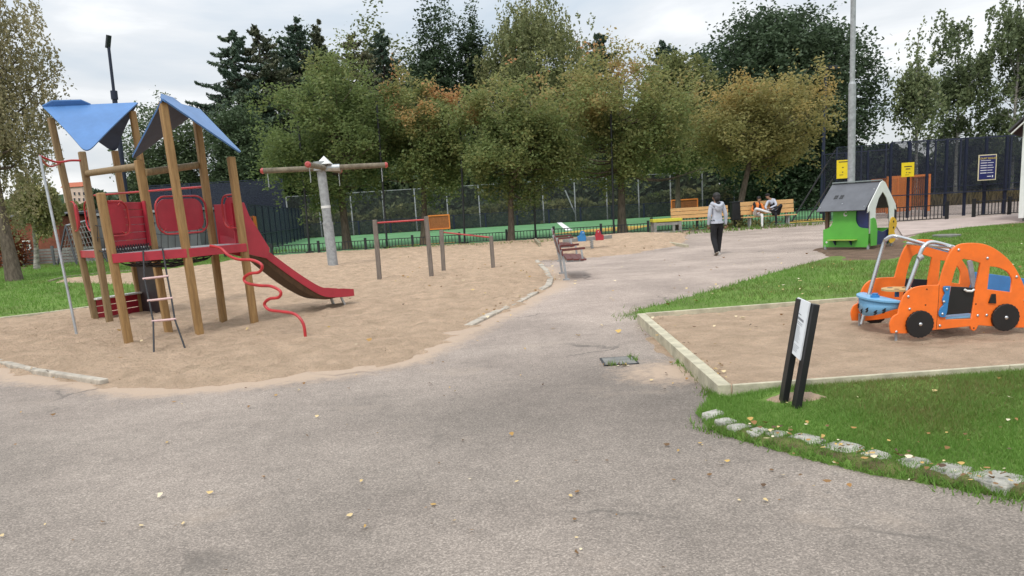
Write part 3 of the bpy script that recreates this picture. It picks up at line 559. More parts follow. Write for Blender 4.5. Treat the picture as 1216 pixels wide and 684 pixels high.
# planked barrier A-C: one board cut in horizontal planks
d = (c_-a_); n_ = Vector((d.y, -d.x, 0)).normalized(); b = MB(); zl, zh = zc(165, 293, 11.), zc(165, 239, 11.1); k = 6
for i in range(k):
    u0 = .10+.035*abs(k/2-i)/k; z0_ = zl+(zh-zl)*i/k; z1_ = zl+(zh-zl)*(i+1)/k-.005
    b.beam(a_+d*u0+Vector((0, 0, (z0_+z1_)/2-ZP))-n_*.04, a_+d*.93+Vector((0, 0, (z0_+z1_)/2-ZP))-n_*.04, z1_-z0_, .022, up=n_)
b.build('planked_panel', M['red'], root, bevel=.004)
b = MB(); b.beam(c_-d.normalized()*.09+Vector((0, 0, zl-ZP)), c_-d.normalized()*.09+Vector((0, 0, zh-ZP+.01)), .04, .04); b.build('batten', M['red'], root)
# low counter l1-K and the dark panel K-R
def vpanel(p, q, z0_, z1_, m, nm, th=.03, o=0., inset=.06):
    d = (q-p); d.z = 0; L = d.length; d.normalize(); n_ = Vector((d.y, -d.x, 0)); a = Vector((p.x, p.y, 0))+d*inset+n_*o; c = Vector((p.x, p.y, 0))+d*(L-inset)+n_*o
    b = MB(); b.beam(a+Vector((0, 0, (z0_+z1_)/2)), c+Vector((0, 0, (z0_+z1_)/2)), z1_-z0_, th, up=n_); return b.build(nm, m, root, bevel=.004)
b = MB(); d = (pK-p1); d.normalize(); n_ = Vector((d.y, -d.x, 0))
for i in range(3): b.beam(p1+d*.06+Vector((0, 0, .09+.125*i)), pK-d*.06+Vector((0, 0, .09+.125*i)), .113, .025, up=n_)
cp = b.build('counter_panel', M['red'], root, bevel=.004)
b = MB(); b.beam(p1+d*.0+Vector((0, 0, .415))+n_*.03, pK+Vector((0, 0, .415))+n_*.03, .03, .2, up=n_); b.build('counter_top', M['cap'], cp, bevel=.006)
vpanel(pK, pR, .02, ZP-.06, M['dark'], 'back_panel'); 
# fire pole with its red arms
fb = g(92, 399); ft = at(47, 185, fb.y+.25); 
pole = MB(); pole.tube([fb-Vector((0, 0, .2)), fb.lerp(ft, .5), ft], .021, 10); fp = pole.build('fire_pole', M['galv'], root)
b = MB(); w1 = zt(p1, t1, at(70, 190, p1.y).z); w2 = zt(p2, t2, at(95, 191, p2.y).z); b.tube(spline([ft+Vector((0, 0, .0)), ft.lerp(w2, .35)+Vector((0, 0, -.07)), w2.lerp(ft, .3)+Vector((0, 0, -.02)), w2], 6), .017, 8); b.tube(spline([ft+Vector((0, 0, -.04)), ft.lerp(w1, .4)+Vector((0, 0, -.14)), w1+Vector((0, 0, -.06))], 6), .015, 8); b.build('pole_arm', M['redtube'], fp)
# net bridge between the towers
def netgrid(a, b1, c, d, nu, nv, sag, r=.010):
    b = MB(); f = lambda u, v: (a.lerp(b1, u)).lerp(d.lerp(c, u), v)-Vector((0, 0, sag*4*v*(1-v)*(1-.4*abs(2*u-1))))
    for i in range(nu+1): b.tube([f(i/nu, j/12) for j in range(13)], r, 4)
    for j in range(1, nv): b.tube([f(i/6, j/nv) for i in range(7)], r, 4)
    return b
nb = netgrid(q2, qR, d_, c_, 7, 16, .16).build('net_bridge', M['rope'], root)
b = MB()
for s_ in (0, 1):
    lo_a, lo_b = ((q2, c_), (qR, d_))[s_]
    for i in range(9):
        u = i/8; b.tube([lo_a.lerp(lo_b, u)-Vector((0, 0, .16*4*u*(1-u)*.6)), lo_a.lerp(lo_b, min(1, u+.06))+Vector((0, 0, .42))], .006, 4)
    for z_ in (.22, .42): b.tube([lo_a.lerp(lo_b, t)+Vector((0, 0, z_-.05*4*t*(1-t))) for t in np.linspace(0, 1, 9)], .007, 4)
b.build('side_net', M['rope'], nb)
b = MB()
for i in range(15): 
    u = i/14; b.tube([a_.lerp(c_, .08+.86*u)+Vector((0, 0, .0)), a_.lerp(c_, .08+.86*min(1, u+.07))+Vector((0, 0, .1))], .008, 4); b.tube([a_.lerp(c_, .08+.86*u)+Vector((0, 0, .1)), a_.lerp(c_, .08+.86*min(1, u+.07))+Vector((0, 0, .0))], .008, 4)
b.build('foot_net', M['rope'], root)
netgrid(a_+Vector((.05, .1, -.13)), b_+Vector((0, .1, -.13)), d_+Vector((0, 0, -.13)), c_+Vector((0, 0, -.13)), 8, 8, .14).build('catch_net', M['rope'], root)
# rope ladder
la, lb = at(170, 298, pA.lerp(pB, .3).y-.03), at(193, 296, pA.lerp(pB, .6).y-.03); ga, gb = g(183, 427), g(222, 420)
ra, rb_ = at(171.5, 331, 10.35), at(198.5, 328, 10.4); sa, sb = at(177, 357, 10.15), at(203.5, 354, 10.2); ua, ub = at(182, 381.5, 9.95), at(207.5, 379, 10.0)
b = MB(); b.tube([la, ra, sa, ua, ga], .012, 6); b.tube([lb, rb_, sb, ub, gb], .012, 6); lad = b.build('rope_ladder', M['rope'], root)
for p, q in ((ra, rb_), (sa, sb), (ua, ub)):
    e = (q-p)*.07; b = MB(); b.tube([p-e, q+e], .016, 8); b.build('rung', M['pink'], lad)
# slide
st = (d_+e_)/2; en = g(412, 365); dirs = Vector((en.x-st.x, en.y-st.y, 0)); Ls = dirs.length; dirs.normalize(); lat = Vector((dirs.y, -dirs.x, 0))
prof = [(0, ZP+.01), (.12, ZP-.01), (.3, ZP-.10), (.6, ZP-.34), (.9, ZP-.585), (1.15, ZP-.775), (1.4, .36), (1.6, .285), (Ls-.2, .25), (Ls, .245)]
prof = [(p.x, p.z) for p in spline([Vector((a, 0, c)) for a, c in prof], 4)]
W = lambda s_, z, l: Vector((st.x, st.y, 0))+dirs*s_+lat*l+Vector((0, 0, z))
b = MB(); hw = .235; k = len(prof); sec = []
for i, (s_, z) in enumerate(prof):
    hh = .125; e = .03*max(0, 1-(Ls-s_)/.2)
    sec.append([W(s_, z+hh-e, hw+.02), W(s_, z+hh-e, hw), W(s_, z, hw-.02), W(s_, z, -hw+.02), W(s_, z+hh-e, -hw), W(s_, z+hh-e, -hw-.02), W(s_, z-.025, -hw-.02), W(s_, z-.025, hw+.02)])
vs = [v for s_ in sec for v in s_]; fs = [(i*8+j, i*8+(j+1) % 8, (i+1)*8+(j+1) % 8, (i+1)*8+j) for i in range(k-1) for j in range(8)]+[tuple(range(8)), tuple(range((k-1)*8, k*8))[::-1]]
b.add(vs, fs); slide = b.build('slide', M['red'], root)
b = MB(); pts = [W(s_, z-.027, 0) for s_, z in prof if .1 < s_ < 1.75]; 
lo_ = [W(s_, z-.06*min(1, 4*(i/len(prof))*(1-i/len(prof))), 0) for i, (s_, z) in enumerate(prof)]
under = [(W(s_, z-.028, hw+.005), W(s_, z-.028, -hw-.005), W(s_, z-.028-.10*math.sin(math.pi*min(1, max(0, (s_-.05)/1.75))), -hw+.03), W(s_, z-.028-.10*math.sin(math.pi*min(1, max(0, (s_-.05)/1.75))), hw-.03)) for s_, z in prof]
vs = [v for q in under for v in q]; b.add(vs, [(i*4+j, i*4+(j+1) % 4, (i+1)*4+(j+1) % 4, (i+1)*4+j) for i in range(k-1) for j in range(4)]); b.build('slide_bed', M['brownpost'], slide)
for l in (-.16, .16):
    b = MB(); b.beam(W(Ls-.22, .23, l), W(Ls-.10, -.1, l*1.15), .045, .03); b.build('slide_leg', M['galv'], slide)
# tall cheeks at the slide entrance
for l, h_ in ((-hw-.03, .62), (hw+.03, .62)):
    o = [W(-.02, ZP-.12, l), W(-.02, ZP+h_, l), W(.20, ZP+h_, l), W(.26, ZP+.42, l), W(.55, ZP-.12, l), W(.5, ZP-.28, l)]
    b = MB(); b.prism(o, lat*.02); b.build('slide_cheek', M['red'], slide, bevel=.003)
# curly climbing pole: a snake in the vertical plane from the deck edge to its foot
sp0 = b_.lerp(e_, .30); foot = g(363, 404); pl_n = Vector((foot.y-sp0.y, -(foot.x-sp0.x), 0)).normalized()
def onplane(x, y, p0, n_):
    d = ray(x, y); o = Vector((0, 0, CH)); t = (p0-o).dot(n_)/d.dot(n_); return o+d*t
cp_ = [onplane(x, y, sp0+Vector((0, -.05, 0)), pl_n) for x, y in [(250, 292), (262, 295), (271, 303), (283, 308), (300, 309), (311, 315), (308, 323), (297, 325), (290, 330), (293, 336), (307, 339), (322, 340), (333, 346), (331, 353), (320, 355), (314, 361), (320, 368), (334, 370), (350, 373), (360, 384), (363, 402)]]
b = MB(); b.tube(spline(cp_, 5), .021, 10); b.build('curly_pole', M['redtube'], root)
# ================================================================== ROTATING SWING MAST
base = g(396, 318); top = at(381, 199, base.y); root = empty('carousel_swing', base, 'grey steel swing mast with a timber cross arm, red end caps and short chains', 'swing')
b = MB(); ax = (top-base); b.tube([base-ax*.03, base+ax*.02, base+ax*.45], .165, 16); b.tube([base+ax*.45, base+ax*.97], .145, 16); b.tube([base+ax*.44, base+ax*.46], .172, 16); b.build('mast', M['galvdull'], root)
b = MB(); b.tube([base+ax*.60, base+ax*.625], .155, 12); b.build('sticker', M['white'], root)
b = MB(); h0 = base+ax*.97; b.tube([h0, h0+Vector((0, 0, .10))], .25, 16); b.tube([h0+Vector((0, 0, .10)), h0+Vector((0, 0, .17))], .19, 16); b.tube([h0+Vector((0, 0, .17)), h0+Vector((0, 0, .28))], .23, 16); b.build('turning_head', M['galvdull'], root)
hz = h0.z+.30; el, er = at(312, 203, base.y-.3), at(458, 196, base.y+.3); cm = Vector((h0.x, h0.y, hz)); b = MB()
b.tube([el, el.lerp(er, .5), er], .085, 12); ca = b.build('cross_arm', M['woodbar'], root)
dv = (er-el).normalized(); nv_ = Vector((-dv.y, dv.x, 0)).normalized(); mid = el.lerp(er, .5); n1, n2 = mid-nv_*1.95-dv*.35, mid+nv_*1.95+dv*.35
b = MB(); b.tube([n1, n2], .085, 12); cb = b.build('cross_arm', M['woodbar'], root)
b = MB(); b.tube([el.lerp(er, .44), el.lerp(er, .62)], .105, 12); b.build('sleeve', M['galv'], ca)
b = MB(); q = mid+Vector((0, 0, .12)); b.add([q+Vector((x, y, 0)) for x, y in ((-.22, -.22), (.22, -.22), (.22, .22), (-.22, .22))]+[q+Vector((0, 0, .26))], [(0, 1, 4), (1, 2, 4), (2, 3, 4), (3, 0, 4), (3, 2, 1, 0)]); b.build('cap_plate', M['white'], root)
for p, q, par in ((el, er, ca), (er, el, ca), (n1, n2, cb), (n2, n1, cb)):
    dd = (p-q).normalized(); b = MB(); b.tube([p-dd*.02, p+dd*.02, p+dd*.07], [.092, .095, .06], 12); b.build('end_cap', M['redfade'], par)
    b = MB(); s_ = p-dd*.14-Vector((0, 0, .08))
    for i in range(8): b.tube([s_-Vector((0, 0, i*.055)), s_-Vector((.01*(i % 2), .0, i*.055+.05))], .014, 5)
    b.build('chain', M['galv'], par)
# ================================================================== PULL-UP BARS
def barset(a, at_, c, ct, barm, lab, h1, bz, inset=0):
    root = empty('pull_up_bar', a, lab, 'climbing bar', 'climbing bars on the sand')
    for p, t in ((a, at_), (c, ct)):
        b = MB(); b.beam(p-Vector((0, 0, .2)), t, .105, .105); b.build('post', M['greywood'], root, bevel=.012)
    b = MB(); p, q = a.lerp(at_, bz), c.lerp(ct, bz); b.tube([p, q], .021, 10); b.build('bar', barm, root); return root
a, c = g(451, 335), g(513, 332); barset(a, at(445, 261, a.y), c, at(506, 257, c.y), M['redtube'], 'taller climbing bar with a bright red rail between two grey posts', 1.5, .95)
a, c = g(527, 325), g(586, 321); barset(a, at(524, 273, a.y), c, at(583, 280, c.y), M['redfade'], 'lower climbing bar with a faded red rail sloping up to the left', .9, .95)
# ================================================================== MAROON BENCHES
def bench_local(label):
    r = local_empty('park_bench', label, 'bench', 'maroon benches in a row'); Lb = 1.75
    for i in range(3):           # seat slats along local Y, facing +X
        b = MB(); b.box((.18+.145*i, Lb/2, .44-.012*i), (.13, Lb, .035)); b.build('seat_slat', M['maroon'], r, bevel=.006)
    for i in range(3):
        b = MB(); b.box((.03-.035*i, Lb/2, .57+.125*i), (.03, Lb, .105)); b.build('back_slat', M['maroon'], r, bevel=.006)
    for y in (.07, Lb-.07):
        b = MB(); b.beam((.10, y, -.03), (.05, y, .44), .05, .05); b.beam((.05, y, .44), (-.07, y, .90), .05, .05); b.beam((.10, y, .40), (.48, y, .40), .04, .045); b.beam((.46, y, .42), (.44, y, .63), .035, .04); b.beam((.02, y-.045, 0), (.16, y-.045, 0), .02, .07)
        f = b.build('side_frame', M['galvdull'], r, bevel=.004)
        b = MB(); b.beam((-.02, y, .64), (.52, y, .655), .05, .03, up=(0, 1, 0)); b.build('arm_rest', M['maroon'], f, bevel=.006)
    return r
r0 = bench_local('maroon slatted bench with grey steel legs nearest the stone kerb'); 
p = g(671, 333); r0.location = (p.x-.06, p.y, 0); r0.rotation_euler.z = R(-1)
r1 = copy_tree(r0); p = g(661, 309); r1.location = (p.x-.05, p.y-.6, 0); r1.rotation_euler.z = R(-3); r1['label'] = 'maroon slatted bench farther back, in front of the sand mound'
# ================================================================== SPRING SEESAW
sb = g(703, 298); Yb = sb.y; root = empty('spring_seesaw', sb, 'spring seesaw with one blue and one red seat on the sand mound', 'seesaw')
zb = at(703, 283.5, Yb).z; e1, e2 = Vector((at(668, 283, Yb).x, Yb, zb-.02)), Vector((at(727, 283, Yb).x, Yb, zb+.03))
b = MB(); b.beam(e1, e2, .12, .04, up=(0, 1, 0)); b.build('beam', M['greyboard'], root, bevel=.01)
b = MB()
for o in (-.08, .08):
    b.tube([Vector((sb.x+.045*math.cos(t), Yb+o+.045*math.sin(t), .06+(zb-.1)*t/(2*math.pi*5))) for t in np.linspace(0, 2*math.pi*5, 50)], .014, 5)
b.build('spring', M['galvdull'], root)
b = MB(); b.box((sb.x, Yb, .03), (.2, .35, .08)); b.build('foot_plate', M['blackmetal'], root)
for xx, m, nm in ((690.5, 'carblue2', 1), (711.5, 'red', -1)):
    xw = at(xx, 280, Yb).x; o = [(-.13, -.08), (.13, -.08), (.14, .05), (.10, .14), (.10, .22), (.03, .27), (-.03, .22), (-.05, .12), (-.14, .08)]
    o = [(nm*x_, z_) for x_, z_ in o]; b = MB(); b.prism([Vector((xw+x_, Yb-.13, zb+.02+z_)) for x_, z_ in o], (0, .025, 0)); b.prism([Vector((xw+x_, Yb+.105, zb+.02+z_)) for x_, z_ in o], (0, .025, 0)); b.box((xw-nm*.02, Yb, zb+.06), (.2, .21, .03))
    st_ = b.build('seat', M[m], root, bevel=.006); b = MB(); b.tube([(xw+nm*.04, Yb-.2, zb+.22), (xw+nm*.04, Yb+.2, zb+.22)], .014, 8); b.build('handle', M['white'], st_)
# timber edges of the mound
kerb_run([(636, 290), (641, 296)], .1, 0, .25, M['kerbwood_w'], 'kerb', 3)
kerb_run([(786, 289), (816, 294)], .1, -.02, .09, M['kerbwood'], 'kerb', 3)
# ================================================================== INFO SIGN
b0_, b1_ = g(929, 484, .03), g(944.5, 490, .03); b1_ = Vector((b1_.x, b1_.y, .03)); tl_, tr2 = at(951, 355, b0_.y), at(967.5, 361, b1_.y)
root = empty('info_sign', b0_, 'leaning white information sign held between two black posts on the lawn', 'sign')
for p, t in ((b0_, tl_), (b1_, tr2)):
    b = MB(); b.beam(p-(t-p)*.08, t, .045, .078, up=(0, 1, 0)); b.build('post', M['black'], root, bevel=.003)
ax = (tl_-b0_).normalized(); pn_ = [tl_-ax*.375+Vector((-.022, .01, 0)), tr2-ax*.40+Vector((-.040, -.0, 0)), tr2+ax*.012+Vector((-.040, 0, 0)), tl_+ax*.012+Vector((-.022, .01, 0))]
ey = (pn_[1]-pn_[0]).normalized(); ez = ax; en_ = ey.cross(ez).normalized()
if en_.y > 0: en_ = -en_
b = MB(); b.prism(pn_, -en_*.012); sgn = b.build('sign_panel', M['signwhite'], root)
pw = (pn_[1]-pn_[0]).length; b = MB()
def signbar(mb, o, ex, ez, n_, u, v, w, h): mb.add([o+ex*(u+a*w)+ez*(v+c*h)+n_*.0015 for a, c in ((0, 0), (1, 0), (1, 1), (0, 1))], [(0, 1, 2, 3)])
o = pn_[0]; signbar(b, o, ey, ez, en_, pw*.22, .29, pw*.34, .006); signbar(b, o, ey, ez, en_, pw*.2, .255, pw*.62, .017)
for i, (u, w) in enumerate([(.22, .56), (.25, .5)]): signbar(b, o, ey, ez, en_, pw*u, .236-.012*i, pw*w, .004)
for i in range(9): signbar(b, o, ey, ez, en_, pw*.3, .206-.013*i, pw*(.3+.2*random.random()), .0035); signbar(b, o, ey, ez, en_, pw*.13, .206-.013*i, pw*.06, .009)
for i in range(5): signbar(b, o, ey, ez, en_, pw*.1, .075-.011*i, pw*(.5+.25*random.random()), .003)
b.build('printed_text', M['inkgrey'], sgn)
# ================================================================== PLAYHOUSE (local frame: front = -Y)
hb = local_empty('playhouse', 'small green playhouse with a dark grey roof and white arched gable', 'playhouse')
XZ = Matrix.Rotation(R(90), 4, 'X')          # plate drawn in x,z standing up
def up_plate(name, o, holes, th, m, x=0, y=0, z=0, rz=0, parent=None): return plate(name, o, holes, th, m, Matrix.Translation((x, y, z)) @ Matrix.Rotation(rz, 4, 'Z') @ XZ, parent)
wl = [(-.64, .07), (.64, .07), (.64, .55), (.42, .58), (.33, .66), (.29, .80), (.30, 1.12), (-.36, 1.12), (-.36, .78), (-.42, .64), (-.52, .57), (-.64, .54)]
wl = wl[:2]+[(p.x, p.y) for p in spline([Vector((*p, 0)) for p in wl[2:7]], 4)]+[(p.x, p.y) for p in spline([Vector((*p, 0)) for p in wl[7:]], 4)]
fw = up_plate('front_wall', wl, [], .022, M['green'], y=-.62, parent=hb)
b = MB(); b.box((-.05, -.70, .265), (.78, .17, .025)); sh = b.build('shelf', M['shelf'], hb, bevel=.006)
for x in (-.27, .18):
    b = MB(); b.prism([(x-.012, -.64, .25), (x-.012, -.76, .25), (x-.012, -.64, .12)], (.024, 0, 0)); b.build('bracket', M['navyboard'], sh)
moon = [(.055*math.cos(a), .055*math.sin(a)) for a in np.linspace(R(60), R(330), 12)]+[(.02+.045*math.cos(a), .025+.045*math.sin(a)) for a in np.linspace(R(330), R(70), 10)]
up_plate('moon_emblem', moon, [], .006, M['cap'], x=.0, y=-.637, z=.93, parent=fw)
for x, z, r_ in ((.15, 1.06, .045), (-.53, .2, .03)): up_plate('disc_emblem', [(r_*math.cos(a), r_*math.sin(a)) for a in np.linspace(0, 2*math.pi, 16)[:-1]], [], .006, M['cap'], x=x, y=-.637, z=z, parent=fw)
up_plate('blue_panel', [(.26, .50), (.62, .50), (.62, 1.10), (.26, 1.10)], [], .02, M['navyboard'], y=-.585, parent=hb)
up_plate('back_wall', [(-.64, .07), (.64, .07), (.64, .5), (-.64, .5)], [], .02, M['green'], y=.60, parent=hb)
b = MB(); b.box((-.56, -.56, .6), (.09, .09, 1.05)); b.build('corner_post', M['brownpost'], hb, bevel=.01)
b = MB(); b.box((-.56, .56, .6), (.09, .09, 1.05)); b.build('corner_post', M['brownpost'], hb, bevel=.01)
gb = [(-.64, .42), (-.64, 1.00), (-.76, .95), (-.70, 1.12), (-.12, 1.70), (.0, 1.74), (.12, 1.70), (.70, 1.12), (.76, .95), (.64, 1.00), (.64, .08), (.42, .08), (.36, 1.05), (.2, 1.30), (0, 1.46), (-.2, 1.30), (-.34, 1.05), (-.36, .42)]
up_plate('gable', gb, [], .025, M['white'], x=.66, rz=R(90), parent=hb); pass
up_plate('side_panel', [(-.62, .10), (-.30, .10), (-.28, .5), (-.36, .75), (-.46, .82), (-.62, .8)], [], .02, M['green'], x=.69, rz=R(90), parent=hb)
up_plate('side_panel', [(-.25, .10), (.40, .10), (.40, .48), (.1, .42), (-.25, .5)], [], .02, M['navyboard'], x=.63, rz=R(90), parent=hb)
yp = [(p.x, p.y) for p in spline([Vector((x, z, 0)) for x, z in ((.36, .14), (.6, .12), (.72, .25), (.62, .40), (.74, .55), (.70, .70), (.5, .78), (.36, .6))], 4, True)]
tp = up_plate('tool_panel', yp, [], .02, M['yellow'], x=.69, rz=R(90), parent=hb)
for z_ in (.25, .5, .66): up_plate('dark_disc', [(.03*math.cos(a), .03*math.sin(a)) for a in np.linspace(0, 6.283, 12)[:-1]], [], .008, M['black'], x=.706, y=.55, z=z_, rz=R(90), parent=tp)
for s_ in (-1, 1):
    p0, p1_ = Vector((0, 0, 1.715)), Vector((0, s_*.80, 1.015)); nn = Vector((0, s_*.66, .75)).normalized()
    b = MB(); b.prism([Vector((-.74, p0.y, p0.z)), Vector((.62, p0.y, p0.z)), Vector((.62, p1_.y, p1_.z)), Vector((-.74, p1_.y, p1_.z))], nn*.025); rp = b.build('roof_slope', M['greyroof'], hb, bevel=.005)
    if s_ < 0:
        b = MB(); dd = (p1_-p0).normalized()
        for gx_ in (-.42, -.26):
            for i in range(2):
                for j in range(2): c = p0+dd*(.50+.075*j)+Vector((gx_+.055*i, 0, 0))+nn*.028; b.prism([c+Vector((a*.023, 0, 0))+dd*e*.03 for a, e in ((-1, -1), (1, -1), (1, 1), (-1, 1))], nn*.003)
        b.build('window_emblem', M['black'], rp)
        b = MB()
        for gx_, t in ((-.68, .95), (-.1, .82), (.56, .95), (.56, .3)): c = p0+dd*t*.98+Vector((gx_, 0, 0))+nn*.026; b.tube([c, c+nn*.008], .014, 8)
        b.build('roof_bolt', M['galv'], rp)
b = MB(); b.box((-.05, 0, 1.755), (1.36, .13, .035)); b.build('ridge_cap', M['greyridge'], hb, bevel=.01)
for x in (-.58, .62):
    for y in (-.6, .6): b = MB(); b.tube([(x, y, -.1), (x, y, .12)], .035, 10); b.build('foot', M['galvdull'], hb)
hp = g(1020, 297, .05); hb.scale = (.92, .98, .95); hb.location = (8.98, 19.45, .04); hb.rotation_euler.z = R(-52)
# ================================================================== ORANGE PLAY CAR
YN = g(1090, 398, PITZ).y-.02; DW = .86
s0 = 985/216.0
def cz(x, y, Y=YN): p = at(1000+x/s0, 260+y/s0, Y); return (p.x, p.z)
root = empty('play_car', (*cz(640, 600)[:1], YN+DW/2, PITZ), 'orange car shaped play structure with black wheels in the sandpit', 'play car')
out_a = [(262, 618), (256, 570), (272, 530), (300, 512)]; out_b = [(306, 480), (330, 418), (368, 380), (425, 362), (520, 357)]
out_c = [(522, 352), (545, 270), (575, 195), (605, 155), (645, 134), (720, 130), (785, 142), (850, 178), (915, 238), (962, 315), (990, 390), (1012, 460), (1022, 520), (1015, 575), (990, 588)]
out_d = [(900, 588), (735, 575), (722, 600), (708, 606), (695, 598), (690, 580), (500, 600), (420, 612), (335, 620)]
car = []
for seg in (out_a, out_b, out_c): car += [(p.x, p.y) for p in spline([Vector((*p, 0)) for p in seg], 4)]
car += out_d
door = [(556, 545), (590, 345), (606, 285), (628, 232), (655, 216), (700, 224), (745, 238), (719, 372), (697, 540)]
win = [(p.x, p.y) for p in spline([Vector((*p, 0)) for p in [(797, 256), (845, 264), (890, 285), (913, 318), (917, 340)]], 4)]+[(910, 396), (783, 380)]
def to(l): return [cz(*p) for p in l]
YP = lambda y: Matrix.Translation((0, y, 0)) @ XZ
for yy, nm in ((YN, 0), (YN+DW, 1)):
    sp_ = plate('side_board', to(car), [to(door), to(win)], .024, M['orange'], YP(yy), root)
    o_ = -1 if nm == 0 else 1
    for (wx, wy) in ((411, 567), (873, 531)):
        c = cz(wx, wy); rr = 76/s0*YN/FPX; k = 88; ol = [(c[0]+(rr*(1-.028*(1 if (i//2) % 2 else 0)))*math.cos(2*math.pi*i/k), c[1]+(rr*(1-.028*(1 if (i//2) % 2 else 0)))*math.sin(2*math.pi*i/k)) for i in range(k)]
        wo = plate('wheel', ol, [], .03, M['black'], YP(yy+o_*.030), root)
        b = MB(); b.ell((c[0], yy+o_*.047, c[1]), (.020, .014, .020)); b.build('hub', M['chrome'], wo)
    dp = plate('door', to([(562, 520), (588, 365), (718, 372), (698, 508)]), [], .02, M['black'], YP(yy+.004), root)
    b = MB(); hpts = [cz(x, y) for x, y in ((652, 380), (665, 388), (690, 389), (704, 380))]; b.tube([(x, yy+o_*.035, z) for x, z in hpts], .011, 8); b.build('handle', M['white'], dp)
    hs = spline([Vector((x, y, 0)) for x, y in [(578, 362), (543, 364), (541, 385), (548, 402), (537, 425), (535, 445), (541, 462), (525, 480), (515, 505), (520, 528), (550, 531)]], 3)
    hg = plate('hinge_strip', to([(p.x, p.y) for p in hs]+[(560, 500)]), [], .018, M['carblue2'], YP(yy+o_*.024), root)
    b = MB()
    for x, y in ((557, 378), (541, 446), (533, 512)): c = cz(x, y); b.ell((c[0], yy+o_*.035, c[1]), (.014, .01, .014), 10, 6)
    b.build('hinge_bolt', M['chrome'], hg)
    b = MB(); b.tube([(x, yy+o_*.0122, z) for x, z in [cz(*p_) for p_ in ((522, 356), (519, 430), (512, 520), (506, 598))]], .0022, 5); b.build('board_seam', M['black'], sp_)
    tl2 = plate('rear_light', to([(803, 405), (824, 405), (826, 456), (786, 454)]), [], .014, M['black'], YP(yy+o_*.02), root, bev=.001)
    b = MB()
    for x, y in ((627, 167), (783, 212), (940, 313), (355, 420), (362, 487), (290, 610), (525, 577), (730, 522), (778, 520), (812, 415), (985, 440)): c = cz(x, y); b.ell((c[0], yy+o_*.014, c[1]), (.015, .010, .015), 10, 6)
    b.build('bolt', M['chrome'], sp_)
    b = MB()
    for x, y in ((455, 380), (448, 465), (720, 460), (709, 590)): c = cz(x, y); b.tube([(c[0], yy+o_*.0115, c[1]), (c[0], yy+o_*.014, c[1])], .008, 8)
    b.build('drill_hole', M['black'], sp_)
# the nose board of the far side shows a darker grille hump: same board, nothing extra
x0, z0c = cz(640, 545); x1_, _ = cz(690, 545)
b = MB(); b.box(((cz(560, 540)[0]+cz(700, 540)[0])/2+.02, YN+DW/2, cz(600, 535)[1]), (.34, DW-.03, .022)); b.build('floor_board', M['carblue'], root)
for px_, t in ((930, 0),):
    x_, z_ = cz(px_, 470); b = MB(); b.box((x_+.02, YN+DW/2, z_-.02), (.26, DW-.03, .022)); b.build('seat', M['carblue2'], root, bevel=.004)
    b = MB(); xb = cz(px_+38, 380)[0]; b.beam((xb-.03, YN+DW/2, z_), (xb+.06, YN+DW/2, cz(800, 338)[1]), DW-.04, .022, up=(1, 0, 0)); b.build('seat_back', M['carblue2'], root, bevel=.004)
# bonnet table: half-round top with skirt, knob and steering wheel
tz = cz(150, 430)[1]-.06; xr = cz(330, 430)[0]; xl = at(1024, 352, YN+.45).x; rx_, ry_ = xr-xl, DW/2-.03; yc = YN+DW/2
b = MB(); arc = [(xr-rx_*math.cos(a), yc+ry_*math.sin(a)) for a in np.linspace(-math.pi/2, math.pi/2, 24)]
b.prism([(x, y, tz-.012) for x, y in arc], (0, 0, .024)); tb = b.build('table_top', M['carblue'], root, bevel=.004)
b = MB(); arc2 = [(xr-rx_*.90*math.cos(a), yc+ry_*.92*math.sin(a)) for a in np.linspace(-math.pi/2, math.pi/2, 24)]
drop = [.06+.11*math.cos(a)**2 for a in np.linspace(-math.pi/2, math.pi/2, 24)]
vs = [(x, y, tz-.012) for x, y in arc2]+[(x, y, tz-.012-d) for (x, y), d in zip(arc2, drop)]; b.add(vs, [(i, i+1, 25+i, 24+i) for i in range(23)], smooth=True); sk = b.build('table_skirt', M['carblue'], root); so = sk.modifiers.new('thick', 'SOLIDIFY'); so.thickness = .015
b = MB()
for a, dz in ((-.95, .07), (-.6, .10), (-.2, .09), (.15, .12), (.5, .08)):
    for k_ in range(2):
        q = [Vector((xr-rx_*.905*math.cos(a+t), yc+ry_*.925*math.sin(a+t), tz-dz-.06*k_*.4-.03*math.sin(t*9))) for t in np.linspace(0, .16, 6)]; b.tube(q, [.002, .008, .010, .010, .007, .002], 5)
b.build('cut_motif', M['black'], sk)
kx, ky = xl+.10, yc-.05; b = MB(); b.tube([(kx, ky, tz), (kx, ky, tz+.035)], .045, 14); b.tube([(kx, ky, tz+.035), (kx, ky, tz+.055)], .03, 12); b.build('knob', M['carblue2'], tb, bevel=.004)
wx_, wy_ = xl+.34, yc-.03; b = MB(); b.tube([(wx_, wy_, tz), (wx_, wy_, tz+.07)], .022, 10); stm = b.build('steering_column', M['carblue2'], root); b = MB(); b.tube([(wx_, wy_, tz+.07), (wx_, wy_, tz+.09)], .15, 28); b.build('steering_wheel', M['tan'], stm, bevel=.005)
b = MB(); 
for t in (0, 2.1, 4.2): MB().tube([(wx_+.08*math.cos(t), wy_+.08*math.sin(t), tz+.0895), (wx_+.08*math.cos(t), wy_+.08*math.sin(t), tz+.092)], .028, 10).build('wheel_hole', M['black'], stm)
